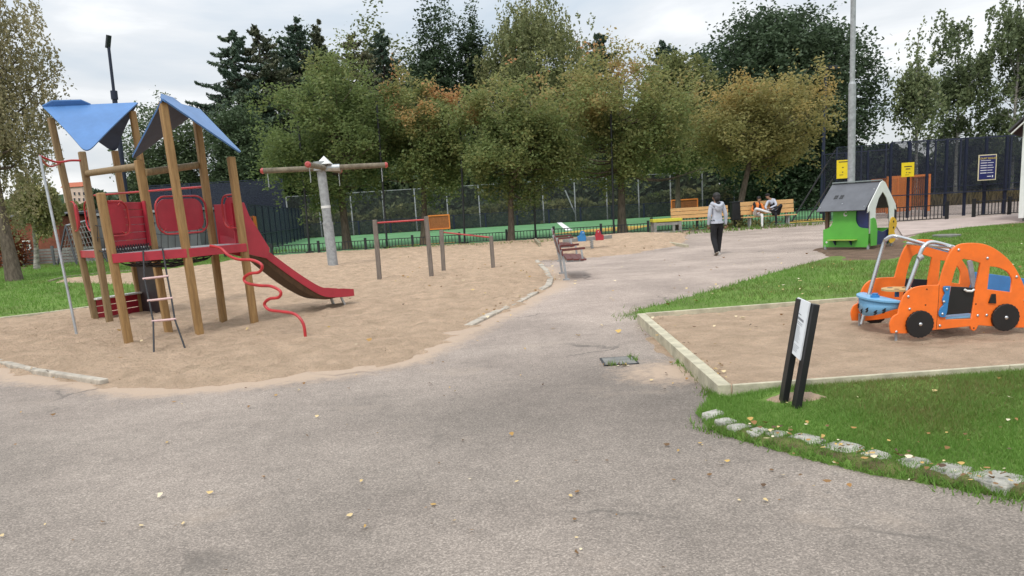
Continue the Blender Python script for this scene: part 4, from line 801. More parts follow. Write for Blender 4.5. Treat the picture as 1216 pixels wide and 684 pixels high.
# two bent steel tubes from the sand over the bonnet to the roof
def Y3(x, y, Y): return at(1000+x/s0, 260+y/s0, Y)
for pts, Ya, Yb_ in (([(105, 570), (150, 395), (222, 145), (240, 110), (270, 94), (310, 99), (440, 135), (575, 172)], YN+.62, YN+.42), ([(352, 388), (400, 255), (430, 170), (450, 142), (478, 127), (520, 131), (605, 154)], YN+.10, YN+.12)):
    n_ = len(pts); q = [Y3(x, y, Ya+(Yb_-Ya)*max(0, (i-2)/(n_-3))) for i, (x, y) in enumerate(pts)]
    b = MB(); b.tube(spline(q, 6), .0205, 12); tbp = b.build('bent_tube', M['chrome'], root)
    if Ya < YN+.3:
        b = MB(); c = Y3(418, 208, Ya-.01); b.tube([c-Vector((.02, .02, .01)), c+Vector((.02, -.02, .01))], .03, 10); b.build('clamp', M['galvdull'], tbp)
xa, za = cz(600, 154); b = MB(); b.tube([(xa, YN+.01, za), (xa, YN+DW-.01, za)], .018, 10); b.build('cross_tube', M['chrome'], root)
q = [Y3(690, 225, YN+.45), Y3(715, 330, YN+.45), Y3(722, 420, YN+.45)]; b = MB(); b.beam(q[0], q[2], .05, .02, up=(0, 1, 0)); b.build('inner_strut', M['galvdull'], root)
for x_ in (cz(285, 612)[0], cz(1000, 575)[0]):
    for yy in (YN+.03, YN+DW-.03): b = MB(); b.tube([(x_+.03, yy, -.05), (x_+.03, yy, PITZ+.12)], .014, 8); b.build('foot', M['galvdull'], root)
# ================================================================== LAMP POST + FLOODLIGHT POLES
base = gx(1010, 21.6); root = empty('lamp_post', base, 'tall pale grey stepped steel lamp post rising behind the green playhouse', 'lamp post')
lt = at(1014, -60, base.y); lean = (lt-base)/lt.z; b = MB(); P_ = lambda z: base+lean*z
b.tube([P_(-.1), P_(4.35)], .098, 16); b.tube([P_(4.35), P_(4.42)], [.098, .07], 16); b.tube([P_(4.42), P_(9.0)], .068, 16); b.build('pole', M['galvdull'], root)
b = MB(); b.tube([P_(9.0), P_(9.25)], [.07, .25], 16); b.tube([P_(9.25), P_(9.32)], .27, 16); b.build('lamp_head', M['blackmetal'], root)
def flood(name, px_, Y, top, label, kind):
    base = gx(px_, Y); t = at(*top, Y); root = empty(name, base, label, 'floodlight')
    b = MB(); b.tube([base, base.lerp(t, .78)], .14 if kind else .10, 10); b.tube([base.lerp(t, .78), t], .085 if kind else .08, 10)
    if kind: b.tube([base.lerp(t, .76), base.lerp(t, .80)], .19, 10)
    b.build('pole', M['navy'], root); b = MB()
    if kind: b.beam(t+Vector((-.06, 0, -.05)), t+Vector((.16, -.1, .62)), .26, .13); 
    else:
        for s_ in (-1, 1): b.box(t+Vector((s_*.33, -.1, 0)), (.5, .35, .2))
        b.box(t, (.9, .06, .06))
    b.build('lamp_head', M['blackmetal'], root)
flood('floodlight_pole', 158, 46, (129, 56), 'dark navy floodlight pole with a short angled head above the play tower roofs', 1)
flood('floodlight_pole', 975, 48, (981, 81), 'dark floodlight pole with a twin T shaped head against the dark oak', 0)
# ================================================================== LOW BLACK FENCES
def lowfence(name, pa, pb, h, label, step=2.3, bar=.15, z0=.06, tilt=0, m='blackmetal', group=None):
    root = empty(name, pa, label, 'fence', group); L = (pb-pa).length; n = max(1, round(L/step)); d = (pb-pa)/L
    for i in range(n+1):
        p = pa+d*(L*i/n); b = MB(); b.box((p.x, p.y, (h+.10)/2), (.11, .11, h+.10)); b.build('fence_post', M[m], root)
    for i in range(n):
        p, q = pa+d*(L*i/n+.06), pa+d*(L*(i+1)/n-.06); b = MB()
        for z in (h-.03, z0+.03): b.beam(p+Vector((0, 0, z)), q+Vector((0, 0, z)), .05, .035)
        k = int((q-p).length/bar)
        for j in range(1, k): r = p.lerp(q, j/k); b.box((r.x, r.y, (h+z0)/2), (.03, .02, h-z0-.05))
        b.build('railing', M[m], root)
lowfence('low_fence', gx(268, 36.6), gx(770, 36.4), .48, 'long low black railing between the sand and the green pitch', 2.32)
lowfence('low_fence', gx(774, 36.4), gx(985, 37.6), .62, 'low black railing behind the pine benches, right of the yellow topped box', 2.3)
lowfence('low_fence', gx(1062, 31.2), gx(1124, 31.4), .66, 'short black railing right of the playhouse, in front of the orange goal', 2.2, .16)
lowfence('low_fence', gx(1156, 32.2), gx(1240, 32.6), .68, 'black railing beneath the blue notice board beside the red shed', 1.9, .14)
# tall thin net poles at the pitch edge
for i, (xb, xt) in enumerate(((368, 352), (460, 447), (552, 545), (636, 630), (729, 725))):
    p = gx(xb, 36.9); t = at(xt, 120, 36.9); root = tag(MB().tube([p, p.lerp(t, 1)], .05, 8).tube([p+Vector((0, 0, .0)), p+Vector((0, 0, .06))], .2, 8).build('net_pole', M['net_pole']), ['leftmost tall thin black pole, beside the swing mast', 'tall thin black pole left of the taller climbing bar', 'tall thin black pole behind the lower climbing bar', 'tall thin black pole just left of the maroon benches', 'tall thin black pole left of the trunk behind the seesaw'][i], 'pole', 'thin black poles along the pitch')
# far pitch boards (black posts + dark green mesh panels) and chain link fence behind
def meshfence(name, pa, pb, h, label, step, post_m, net_m, pr=.035, rail=True, z0=.05, midrail=None, zt2=None, cat='fence'):
    root = empty(name, pa, label, cat); L = (pb-pa).length; n = max(1, round(L/step)); hb_ = zt2 if zt2 is not None else h
    H = lambda t: h+(hb_-h)*t
    for i in range(n+1):
        p = pa.lerp(pb, i/n); b = MB(); b.box((p.x, p.y, H(i/n)/2), (pr*2, pr*2, H(i/n))); b.build('fence_post', post_m, root)
    if rail: MB().beam(pa+Vector((0, 0, h+.022)), pb+Vector((0, 0, hb_+.022)), .05, .05).build('top_rail', post_m, root)
    for mz in (midrail or []): MB().beam(pa+Vector((0, 0, mz))+(pb-pa).cross(Vector((0, 0, 1))).normalized()*(pr+.03), pb+Vector((0, 0, mz))+(pb-pa).cross(Vector((0, 0, 1))).normalized()*(pr+.03), .05, .05).build('middle_rail', post_m, root)
    b = MB(); b.add([pa+Vector((0, 0, z0)), pb+Vector((0, 0, z0)), pb+Vector((0, 0, hb_-.05)), pa+Vector((0, 0, h-.05))], [(0, 1, 2, 3)]); b.build('wire_mesh', net_m, root)
    return root
meshfence('pitch_fence', gx(352, 66.3), gx(990, 66.3), 1.18, 'dark green mesh fence along the far side of the pitch', 2.75, M['navy'], netmat('pitch_mesh', (.018, .03, .028), .32), .07)
meshfence('chain_link_fence', gx(345, 69), gx(985, 69), 3.7, 'tall chain link fence with grey posts in front of the thicket', 2.9, M['galvdull'], M['net_green'], .05)
b = MB(); b.tube([gx(684, 67.6)+Vector((0, 0, .6)), at(671, 226, 67.6)], .06, 6); tag(b.build('leaning_pole', M['galvdull']), 'slanting grey stay pole leaning left against the chain link fence', 'pole')
meshfence('cage_fence', gx(300, 38.5), gx(361, 65.5), 2.5, 'navy mesh side fence of the pitch running away behind the swing mast', 2.4, M['navy'], M['net_side'], .05, midrail=[1.0])
meshfence('cage_screen', gx(180, 56), gx(343, 57), at(300, 214, 56.5).z, 'tall navy screen fence behind the play tower', 3.0, M['navy'], M['net_blue'], .06)
# right cage
fa, fb_ = gx(978, 38.0), gx(1242, 32.6)
meshfence('cage_fence', fa, gx(1056, 36.2), at(978, 184, 38.0).z, 'lower navy mesh cage section behind the playhouse roof', .95, M['navy'], M['net_navy'], .045, midrail=[1.0], zt2=at(1056, 178, 36.2).z)
root = meshfence('cage_fence', gx(1056, 36.2), fb_, at(1056, 170, 36.2).z, 'tall navy mesh cage carrying the blue notice board', .72, M['navy'], M['net_navy'], .05, midrail=[1.05], zt2=at(1242, 159, 32.6).z)
meshfence('cage_fence', Vector((22.5, 52, 0)), Vector((48, 50, 0)), 4.2, 'far wall of the navy cage beyond the grey court', 1.6, M['navy'], M['net_navy'], .05, midrail=[1.2])
b = MB(); b.beam(gx(940, 36.9)+Vector((0, 0, .1)), at(992, 178, 38.2), .05, .05); tag(b.build('stay_rope', M['rope']), 'long slanting stay rope left of the playhouse roof', 'rope')
b = MB(); b.beam(gx(958, 36.9)+Vector((0, 0, .1)), at(1003, 190, 38.2), .05, .05); tag(b.build('stay_rope', M['rope']), 'shorter slanting stay rope nearest the playhouse roof', 'rope')
# orange goals
def goal(px0, px1, py0, py1, Y, label, depth, cells=(3, 2), side=True):
    a, c = at(px0, (py0+py1)/2, Y), at(px1, (py0+py1)/2, Y); zt_ = at((px0+px1)/2, py0, Y).z; zb = max(.02, at((px0+px1)/2, py1, Y).z); root = empty('sports_goal', (a.x, Y, zb), label, 'goal')
    A_, B_ = Vector((a.x, Y, 0)), Vector((c.x, Y, 0)); b = MB(); w = .1
    Z = lambda p, z: Vector((p.x, p.y, z))
    b.beam(Z(A_, zb), Z(A_, zt_), w, w); b.beam(Z(B_, zb), Z(B_, zt_), w, w); b.beam(Z(A_, zt_)+Vector((-w/2, 0, w/2)), Z(B_, zt_)+Vector((w/2, 0, w/2)), w, w); b.build('goal_frame', M['orangeframe'], root)
    dv = Vector((0.25, depth, 0)); b = MB()
    b.add([Z(A_+dv, zb), Z(B_+dv, zb), Z(B_+dv, zt_-.03), Z(A_+dv, zt_-.03)], [(0, 1, 2, 3)]); b.build('goal_mesh', M['orangemesh'], root)
    b = MB()
    for i in range(cells[0]+1): p = A_.lerp(B_, i/cells[0])+dv; b.beam(Z(p, zb), Z(p, zt_), .05, .05)
    for j in range(cells[1]+1): z = zb+(zt_-zb)*j/cells[1]; b.beam(Z(A_+dv, z)+Vector((0, .055, 0)), Z(B_+dv, z)+Vector((0, .055, 0)), .05, .05)
    b.build('back_frame', M['orangeframe'], root); b = MB()
    for P0 in (A_, B_):
        k = 9
        for i in range(k): p = P0+dv*((i+.5)/k); b.box((p.x, p.y, (zb+zt_)/2), (.03, .06, zt_-zb-.06))
        b.beam(Z(P0, zt_-.02)+Vector((0, .06, 0)), Z(P0+dv, zt_-.02)-Vector((0, .06, 0)), .05, .04)
    b.build('side_slats', M['rust'], root)
goal(1054, 1103, 210.5, 252, 38.6, 'large orange goal with a mesh back and rust slatted side right of the playhouse', 2.2)
def slatboard(x0, x1, y0, y1, Y, label, feet):
    a, c = at(x0, y0, Y), at(x1, y1, Y); root = empty('slatted_goal', (a.x, Y, 0), label, 'goal'); z0_, z1_ = c.z, a.z; b = MB(); n = 22
    for i in range(n): b.box((a.x+(c.x-a.x)*(i+.5)/n, Y, (z0_+z1_)/2), (.066, .04, z1_-z0_-.1))
    b.build('slats', M['rust'], root); b = MB()
    for z in (z0_, z1_): b.box(((a.x+c.x)/2, Y-.03, z), (c.x-a.x+.12, .09, .1))
    for x in (a.x-.02, c.x+.02): b.box((x, Y-.03, (z0_+z1_)/2), (.09, .09, z1_-z0_-.1))
    b.build('slat_frame', M['orangeframe'], root); b = MB()
    for x in (a.x+.1, c.x-.1): b.box((x, Y, z0_/2), (.07, .07, max(.05, z0_-.05)))
    b.build('foot', M['navy'], root)
slatboard(509, 534, 256.5, 271, 64, 'orange slatted goal back seen over the climbing bars', 1)
slatboard(797.5, 828, 238, 251, 64, 'orange slatted goal back above the long pine bench', 1)
a = at(293, 258, 40); root = empty('training_goal', gx(300, 40), 'orange framed goal end partly hidden behind the slide of the play tower', 'goal'); c = gx(309, 40)
b = MB(); b.beam(gx(308, 40), at(302, 257, 40), .14, .14); b.beam(at(302, 257.5, 40), at(280, 259, 40.0), .10, .10); b.build('goal_frame', M['orangeframe'], root)
b = MB(); b.add([gx(307, 40.1), gx(284, 40.1), at(279, 260, 40.1), at(301, 258, 40.1)], [(0, 1, 2, 3)]); b.build('goal_mesh', netmat('goal_mesh', (.18, .17, .16), .7), root)
# signs on the cage
def board(px0, px1, py0, py1, Y, name, label, face, edge, rows, ink, title=None, tm=None, fr=.03):
    a, c = at(px0, (py0+py1)/2, Y), at(px1, (py0+py1)/2, Y); zt_, zb = at((px0+px1)/2, py0, Y).z, at((px0+px1)/2, py1, Y).z; w = c.x-a.x; h = zt_-zb
    root = empty(name, (a.x, Y, zb), label, 'sign'); b = MB(); b.box((a.x+w/2, Y, zb+h/2), (w, .02, h)); b.build('sign_border', edge, root)
    b = MB(); b.box((a.x+w/2, Y-.014, zb+h/2), (w-fr*2, .006, h-fr*2)); b.build('sign_face', face, root); b = MB()
    for (u, v, ww, hh) in rows: b.box((a.x+w*(u+ww/2), Y-.0195, zb+h*v), (w*ww, .003, h*hh))
    b.build('printed_text', ink, root)
    if title:
        for t_, v, sz in title: text('title_text', t_, h*sz, tm, Matrix.Translation((a.x+w*.5, Y-.0195, zb+h*v)) @ XZ, root)
board(993.5, 1009, 190, 212, 36.9, 'notice_sign', 'plain yellow notice partly hidden by the grey lamp post', M['signy'], M['signy'], [(.14, .9, .72, .05), (.4, .6, .12, .05), (.4, .35, .1, .05), (.2, .2, .3, .03)], M['ink'], fr=.01)
board(1070.5, 1085.5, 193, 210, 35.3, 'notice_sign', 'yellow notice with two dark lines of print above the orange goal', M['signy'], M['signy'], [(.2, .72, .6, .07), (.32, .55, .36, .07), (.35, .3, .08, .06), (.55, .28, .16, .05), (.3, .14, .3, .03)], M['ink'], fr=.01)
rows = []
for i, v in enumerate((.68, .58, .49, .39, .29)): rows += [(.12, v, .34, .028), (.5, v, .34-.06*(i % 2), .022)]
rows += [(.12, .77, .55, .02), (.5, .15, .22, .03), (.77, .15, .06, .08)]
board(1161.5, 1183, 183.5, 214, 33.3, 'notice_board', 'blue notice board with cream frame and yellow COURT REGLER heading', M['signblue'], M['cream'], rows, M['signwhite'], [('COURT REGLER', .82, .10)], M['signy'], .04)
# ================================================================== PINE BENCHES, BIN, YELLOW TOPPED BOX
def pinebench(x0, x1, Y, ztop, zseat, label):
    a, c = gx(x0, Y), gx(x1, Y-.0); L = c.x-a.x; root = empty('pine_bench', (a.x, Y, 0), label, 'bench', 'pine benches by the pitch')
    nb_ = 3; hh = (ztop-zseat-.06)/nb_
    for i in range(nb_): b = MB(); b.box((a.x+L/2, Y+.16+.03*i, zseat+.10+hh*(i+.5)), (L, .035, hh-.02)); b.build('back_slat', M['benchwood'], root, bevel=.006)
    for i in range(3): b = MB(); b.box((a.x+L/2, Y+.08-.135*i, zseat), (L, .12, .04)); b.build('seat_slat', M['benchwood'], root, bevel=.006)
    for t in ((.14, .86) if L < 3.5 else (.08, .5, .92)):
        x = a.x+L*t; b = MB(); b.beam((x, Y-.14, -.05), (x, Y-.14, zseat-.02), .06, .06); b.beam((x, Y+.12, -.05), (x, Y+.13, zseat), .06, .06); b.beam((x, Y+.19, zseat), (x, Y+.27, ztop-.03), .05, .04); b.box((x, Y, zseat-.045), (.05, .4, .04)); b.build('leg_frame', M['galvdull'], root)
    return root
pinebench(798, 866, 35.3, at(815, 247.5, 35.3).z, at(815, 262, 35.3).z, 'long empty pine bench with a slatted back behind the yellow topped box')
pinebench(881, 944, 34.9, at(912, 239, 34.9).z, at(912, 256.5, 34.9).z, 'pine bench with two people sitting on it')
c = gx(874, 36.0); root = empty('litter_bin', c, 'tall black litter bin between the two pine benches', 'bin'); zt_ = at(873, 240.5, 36).z; b = MB(); b.box((c.x, c.y, (zt_+.38)/2), (.46, .42, zt_-.38)); bd = b.build('bin_body', M['bin'], root, bevel=.02); b = MB(); b.box((c.x, c.y, zt_+.02), (.52, .48, .05)); b.build('lid', M['blackmetal'], bd, bevel=.01); b = MB(); b.box((c.x, c.y, .19), (.12, .12, .42)); b.build('pedestal', M['blackmetal'], root)
c0 = gx(777, 33.2); c1 = gx(810, 33.2); w = c1.x-c0.x; root = empty('storage_box', c0, 'open grey wooden box table with a bright yellow top beside the sand mound', 'box'); zt_ = at(793, 261.5, 33.2).z; cy = 33.6
b = MB(); b.box((c0.x+w/2, cy, zt_), (w+.06, .8, .13)); b.build('lid', M['boxyellow'], root, bevel=.02)
zt2 = zt_-.07
for x in (c0.x+.06, c1.x-.06):
    for y in (cy-.33, cy+.33): MB().box((x, y, zt2/2), (.12, .1, zt2)).build('corner_post', M['greyboard'], root)
b = MB()
for y in (cy-.34, cy+.34): b.box((c0.x+w/2, y, zt2-.08), (w-.24, .04, .13)); b.box((c0.x+w/2, y, .09), (w-.24, .04, .16))
for x in (c0.x+.05, c1.x-.05): b.box((x, cy, zt2/2), (.04, .54, zt2))
b.box((c0.x+w*.72, cy-.33, zt2/2), (.1, .03, zt2-.3)); b.build('side_boards', M['greyboard'], root)
# ================================================================== PEOPLE
def person(loc, label, J, Ed, mats, hair, extras=None, face=None, rz=0, hands=()):
    """J: name -> (Vector, radius); Ed: (a, b, material index). One continuous skinned body mesh."""
    names = list(J); me = bpy.data.meshes.new('sk'); me.from_pydata([J[n][0] for n in names], [(names.index(a), names.index(c)) for a, c, _ in Ed], [])
    o = bpy.data.objects.new('sk', me); COL.objects.link(o); o.modifiers.new('s', 'SKIN')
    for i, n_ in enumerate(names):
        sv = me.skin_vertices[0].data[i]; sv.radius = (J[n_][1], J[n_][1]); sv.use_root = (n_ == 'pelvis')
    su = o.modifiers.new('u', 'SUBSURF'); su.levels = 2
    dg = bpy.context.evaluated_depsgraph_get(); m2 = bpy.data.meshes.new_from_object(o.evaluated_get(dg)); bpy.data.objects.remove(o)
    b = MB(); vs = [v.co.copy() for v in m2.vertices]
    seg = [(J[a][0], J[c][0], max(J[a][1], J[c][1]), mi) for a, c, mi in Ed]
    for p in m2.polygons:
        c = p.center; best = None
        for a, e, r_, mi in seg:
            ab = e-a; t = max(0, min(1, (c-a).dot(ab)/max(1e-9, ab.length_squared))); dd = (c-(a+ab*t)).length-r_*.8
            if best is None or dd < best[0]: best = (dd, mi)
        b.f.append(tuple(p.vertices)); b.m.append(best[1]); b.sm.append(True)
    b.v = [tuple(v) for v in vs]
    for h, dirv in hands:                     # five separate fingers of different lengths, slightly curled
        hp_ = J[h][0]; dv = Vector(dirv).normalized(); sd_ = dv.cross(Vector((0, 1, 0))).normalized(); up_ = sd_.cross(dv)
        for i, ln in enumerate((.062, .072, .068, .052)): q = hp_+dv*.02+sd_*(.024-.016*i); b.tube([q, q+dv*ln*.55+up_*.004, q+dv*ln+up_*.018], [.009, .0085, .006], 6, mi=0)
        q = hp_+sd_*.03; b.tube([q, q+(dv+sd_).normalized()*.03, q+(dv*1.3+sd_*.6).normalized()*.055], [.010, .009, .007], 6, mi=0)
    if face:
        hc, fd, hr = face; fd = Vector(fd).normalized(); sd_ = fd.cross(Vector((0, 0, 1))).normalized(); up_ = Vector((0, 0, 1))
        b.ell(hc+fd*hr*.98-up_*hr*.05, (.013, .013, .018), 8, 6, 0)                      # nose
        for s_ in (-1, 1):
            b.ell(hc+sd_*s_*hr*.98-up_*.005, (.012, .018, .026), 8, 6, 0)                # ears
            b.ell(hc+fd*hr*.86+sd_*s_*hr*.38+up_*hr*.18, (.011, .011, .008), 8, 6, 4)    # eyes
        b.ell(hc+fd*hr*.88-up_*hr*.50, (.022, .014, .006), 8, 6, 5)                      # mouth
    body = b.build('person', mats); tag(body, label, 'person'); body.location = loc; body.rotation_euler.z = rz
    OFF[body.name] = Vector((0, 0, 0)); hb_ = MB(); hair(hb_); hb_.build('hair', M['hairdark'], body)
    if extras: extras(body)
    return body
M['lip'] = mat('lip', (.25, .09, .07), .5)
J = dict(pelvis=((0, 0, .83), .118), spine=((0, .0, .98), .120), chest=((0, .01, 1.13), .135), upper=((0, .005, 1.24), .095), neck=((0, .01, 1.315), .050), jaw=((0, .04, 1.385), .068), head=((0, .03, 1.45), .086), crown=((0, .025, 1.50), .070),
         shL=((-.155, 0, 1.225), .066), elL=((-.205, -.03, 1.00), .052), wrL=((-.20, .05, .80), .040), haL=((-.195, .07, .745), .030),
         shR=((.155, 0, 1.225), .066), elR=((.215, -.04, 1.00), .052), wrR=((.225, .00, .79), .040), haR=((.225, .01, .735), .030),
         hiL=((-.08, 0, .76), .105), knL=((-.095, .02, .44), .080), anL=((-.095, -.19, .125), .055), toL=((-.09, -.10, .035), .036),
         hiR=((.08, 0, .76), .105), knR=((.085, .10, .44), .080), anR=((.075, .13, .09), .055), toR=((.065, .27, .035), .038), heR=((.06, .09, .04), .038))
J = {k: (Vector(v[0]), v[1]) for k, v in J.items()}
Ed = [('pelvis', 'spine', 1), ('spine', 'chest', 1), ('chest', 'upper', 1), ('upper', 'neck', 0), ('neck', 'jaw', 0), ('jaw', 'head', 0), ('head', 'crown', 0), ('upper', 'shL', 1), ('shL', 'elL', 1), ('elL', 'wrL', 1), ('wrL', 'haL', 0), ('upper', 'shR', 1), ('shR', 'elR', 1), ('elR', 'wrR', 1), ('wrR', 'haR', 0), ('pelvis', 'hiL', 2), ('hiL', 'knL', 2), ('knL', 'anL', 2), ('anL', 'toL', 3), ('pelvis', 'hiR', 2), ('hiR', 'knR', 2), ('knR', 'anR', 2), ('anR', 'heR', 3), ('heR', 'toR', 3)]
def hair1(b): b.ell((0, .012, 1.475), (.095, .098, .092), 16, 10); b.ell((0, -.032, 1.415), (.078, .062, .095), 14, 10)
def ext1(body):
    b = MB(); b.tube(spline([Vector(p) for p in ((-.09, .05, 1.30), (-.13, -.03, 1.285), (-.07, -.12, 1.255), (0, -.155, 1.22), (.07, -.12, 1.255), (.13, -.03, 1.285), (.09, .05, 1.30))], 5), .045, 10); b.ell((0, -.125, 1.205), (.10, .06, .11), 14, 8); b.build('hood', M['hoodie'], body)
    b = MB(); b.ell((-.005, -.10, 1.285), (.07, .075, .055), 12, 8); b.build('hood_lining', M['blackcloth'], body)
    b = MB(); b.tube([(0, .0, .80), (0, .0, .86)], [.165, .160], 20); b.build('hem', M['hoodie'], body)
    b = MB(); b.prism([(-.125, -.25, .10), (-.05, -.25, .10), (-.05, -.06, .012), (-.125, -.06, .012)], (0, -.02, -.03)); b.build('shoe_sole', M['sole'], body, bevel=.012)
    b = MB(); b.box((.063, .175, .016), (.088, .27, .03)); b.build('shoe_sole', M['shoe'], body, bevel=.012)
mats1 = [M['skin'], M['hoodie'], M['blackcloth'], M['shoe'], M['black'], M['lip']]
person(g(852, 303), 'person in a light grey hoodie and black trousers walking away along the path', J, Ed, mats1, hair1, ext1, (Vector((0, .03, 1.43)), (0.15, 1, -.05), .088), rz=R(4), hands=(('haL', (0, .2, -1)), ('haR', (0, .1, -1)))).scale = (1.05, 1.05, 1.06)
def seated(px, label, mats, order, hairc, fdir, extras=None):
    J = {}; rad = dict(pelvis=.13, spine=.125, chest=.13, upper=.085, neck=.052, jaw=.068, head=.088, crown=.07, shL=.068, elL=.052, wrL=.040, haL=.030, shR=.068, elR=.052, wrR=.040, haR=.030, hiL=.09, knL=.068, anL=.048, toL=.04, hiR=.09, knR=.068, anR=.048, toR=.04)
    for k, (x, y, Y) in px.items(): J[k] = (at(x, y, Y), rad[k])
    root = J['pelvis'][0].copy(); root.z = 0; J = {k: (v-root, r_) for k, (v, r_) in J.items()}
    Ed = [('pelvis', 'spine', 1), ('spine', 'chest', 1), ('chest', 'upper', 1), ('upper', 'neck', 0), ('neck', 'jaw', 0), ('jaw', 'head', 0), ('head', 'crown', 0)]
    for s_ in 'LR': Ed += [('upper', 'sh'+s_, 1), ('sh'+s_, 'el'+s_, 1), ('el'+s_, 'wr'+s_, 1), ('wr'+s_, 'ha'+s_, 0), ('pelvis', 'hi'+s_, 2), ('hi'+s_, 'kn'+s_, 2), ('kn'+s_, 'an'+s_, 2), ('an'+s_, 'to'+s_, 3)]
    hc = J['head'][0]; fd = Vector(fdir).normalized()
    def hair(b): b.ell(hc-fd*.022+Vector((0, 0, .03)), (.100, .100, .092), 14, 10)
    return person(root, label, J, Ed, mats, hair, (lambda bd: extras(bd, J)) if extras else None, (hc, fdir, .088), hands=(('haL', J['haL'][0]-J['wrL'][0]), ('haR', J['haR'][0]-J['wrR'][0])))
def ext2(body, J):
    b = MB(); c = J['chest'][0]; u = J['upper'][0]; s_ = J['spine'][0]
    for sx in (-1, 1): b.ell((c+s_)/2+Vector((sx*.105-.02, .0, .05)), (.075, .150, .26), 12, 8)
    b.build('open_jacket', M['blackcloth'], body)
def ext3(body, J):
    b = MB(); c = J['chest'][0]; b.ell((c+J['spine'][0])/2+Vector((-.01, -.02, .06)), (.165, .150, .20), 14, 8); b.build('vest', M['blackcloth'], body)
    b = MB(); b.ell(J['head'][0]+Vector((.0, .0, .055)), (.103, .103, .065), 14, 8); b.build('cap', M['blackcloth'], body)
seated(dict(pelvis=(898, 254.2, 34.85), spine=(898.5, 250, 34.9), chest=(899.5, 245.5, 34.92), upper=(900, 242.2, 34.93), neck=(900.8, 240, 34.9), jaw=(901.5, 238.2, 34.86), head=(901.5, 236.2, 34.87), crown=(901.5, 234.8, 34.88),
            shL=(895.8, 242.8, 34.92), elL=(892.5, 249.5, 34.9), wrL=(899, 251.5, 34.6), haL=(901.5, 251.3, 34.55), shR=(904.3, 242.8, 34.9), elR=(907.3, 248.6, 34.7), wrR=(902, 250.5, 34.5), haR=(900.5, 250.2, 34.46),
            hiL=(896, 255, 34.75), knL=(897.5, 247.5, 34.42), anL=(911, 251.5, 34.30), toL=(916, 252.8, 34.25), hiR=(901.5, 255, 34.75), knR=(905, 255.2, 34.35), anR=(905, 266.8, 34.28), toR=(905.2, 269.3, 34.06)),
       'seated person in white trousers and an orange top under a dark jacket', [M['skin'], M['orangecloth'], M['whitecloth'], M['shoe'], M['black'], M['lip']], 0, None, (.6, -.8, -.1), ext2)
seated(dict(pelvis=(920, 252.8, 34.85), spine=(919.5, 247.5, 34.88), chest=(917.5, 242, 34.85), upper=(915.8, 238.5, 34.83), neck=(913.8, 236.2, 34.8), jaw=(911.5, 234.8, 34.76), head=(911.2, 232.8, 34.78), crown=(911.5, 231.3, 34.8),
            shL=(911.6, 239.5, 34.75), elL=(908.8, 246.5, 34.55), wrL=(912.5, 249.5, 34.4), haL=(914.5, 249.6, 34.36), shR=(919.6, 237.5, 34.8), elR=(922, 243.5, 34.55), wrR=(915, 246.8, 34.42), haR=(912.5, 247.2, 34.38),
            hiL=(918, 254, 34.7), knL=(921, 253.6, 34.32), anL=(922, 265, 34.3), toL=(920.5, 267.5, 34.08), hiR=(923.5, 253.5, 34.75), knR=(928.3, 243, 34.55), anR=(917.5, 250.3, 34.26), toR=(913.8, 249.6, 34.2)),
       'seated person in black trousers leaning forward in a pale sweater and dark vest', [M['skin'], M['hoodie'], M['blackcloth'], M['black'], M['black'], M['lip']], 0, None, (-.8, -.6, -.25), ext3)
# ================================================================== BUILDINGS
def house_box(name, label, cat, x0, x1, Y, D, hgt, wallm, windows, roofm=None, ridge=0, ov=.3):
    a, c = gx(x0, Y), gx(x1, Y); root = empty(name, ((a.x+c.x)/2, Y, 0), label, cat); w = c.x-a.x; mx_ = (a.x+c.x)/2
    MB().box((mx_, Y+D/2, hgt/2-.1), (w, D, hgt+.2)).build('wall', wallm, root)
    for (px0, px1, py0, py1, fm) in windows:
        p, q = at(px0, py0, Y), at(px1, py1, Y); ww, hh = q.x-p.x, p.z-q.z; cx_, cz_ = (p.x+q.x)/2, (p.z+q.z)/2; t = min(ww, hh)*.12; b = MB()
        b.box((cx_, Y-.05, cz_+hh/2-t/2), (ww, .1, t)); b.box((cx_, Y-.05, cz_-hh/2+t/2), (ww, .1, t)); b.box((cx_-ww/2+t/2, Y-.05, cz_), (t, .1, hh-2*t)); b.box((cx_+ww/2-t/2, Y-.05, cz_), (t, .1, hh-2*t))
        f = b.build('window', fm, root); MB().box((cx_, Y-.02, cz_), (ww-2*t, .04, hh-2*t)).build('pane', M['glass'], f)
    if roofm:
        b = MB(); z0_, z1_ = hgt+.1, hgt+.1+ridge; ya, yb = Y-ov, Y+D+ov
        if ridge: b.prism([(a.x-ov, ya, z0_), (a.x-ov, yb, z0_), (a.x-ov, (ya+yb)/2, z1_)], (w+2*ov, 0, 0))
        else: b.box((mx_, Y+D/2, z0_+.06), (w+2*ov, D+2*ov, .16))
        b.build('roof', roofm, root)
    return root
house_box('brick_house', 'red brick house with white windows behind the leaning birch', 'house', -60, 76, 46, 9, 2.7, M['brick'], [(20, 32, 303, 318, M['white']), (25, 38, 286, 297, M['white']), (-30, -10, 300, 316, M['white'])], M['roofdark'], .25)
house_box('row_house', 'grey roofed house with pale windows behind the climbing net', 'house', 72, 128, 58, 8, 2.2, M['brick'], [(75, 84, 268, 275, M['white']), (74, 87, 281, 292, M['white']), (88, 95, 284, 300, M['white'])], M['greyroof'], .8)
house_box('long_shed', 'long low dark grey shed with a pale roof edge behind the red play panels', 'shed', 112, 240, 49, 8, 2.55, M['greywall'], [(135, 165, 288, 296, M['greywall'])], M['galvdull'], 0, .12)
wn = []
for i, x in enumerate((87, 92.5, 98, 103.5)):
    for j, y in enumerate((228, 235, 242)): wn.append((x, x+3.4, y, y+4, M['plaster']))
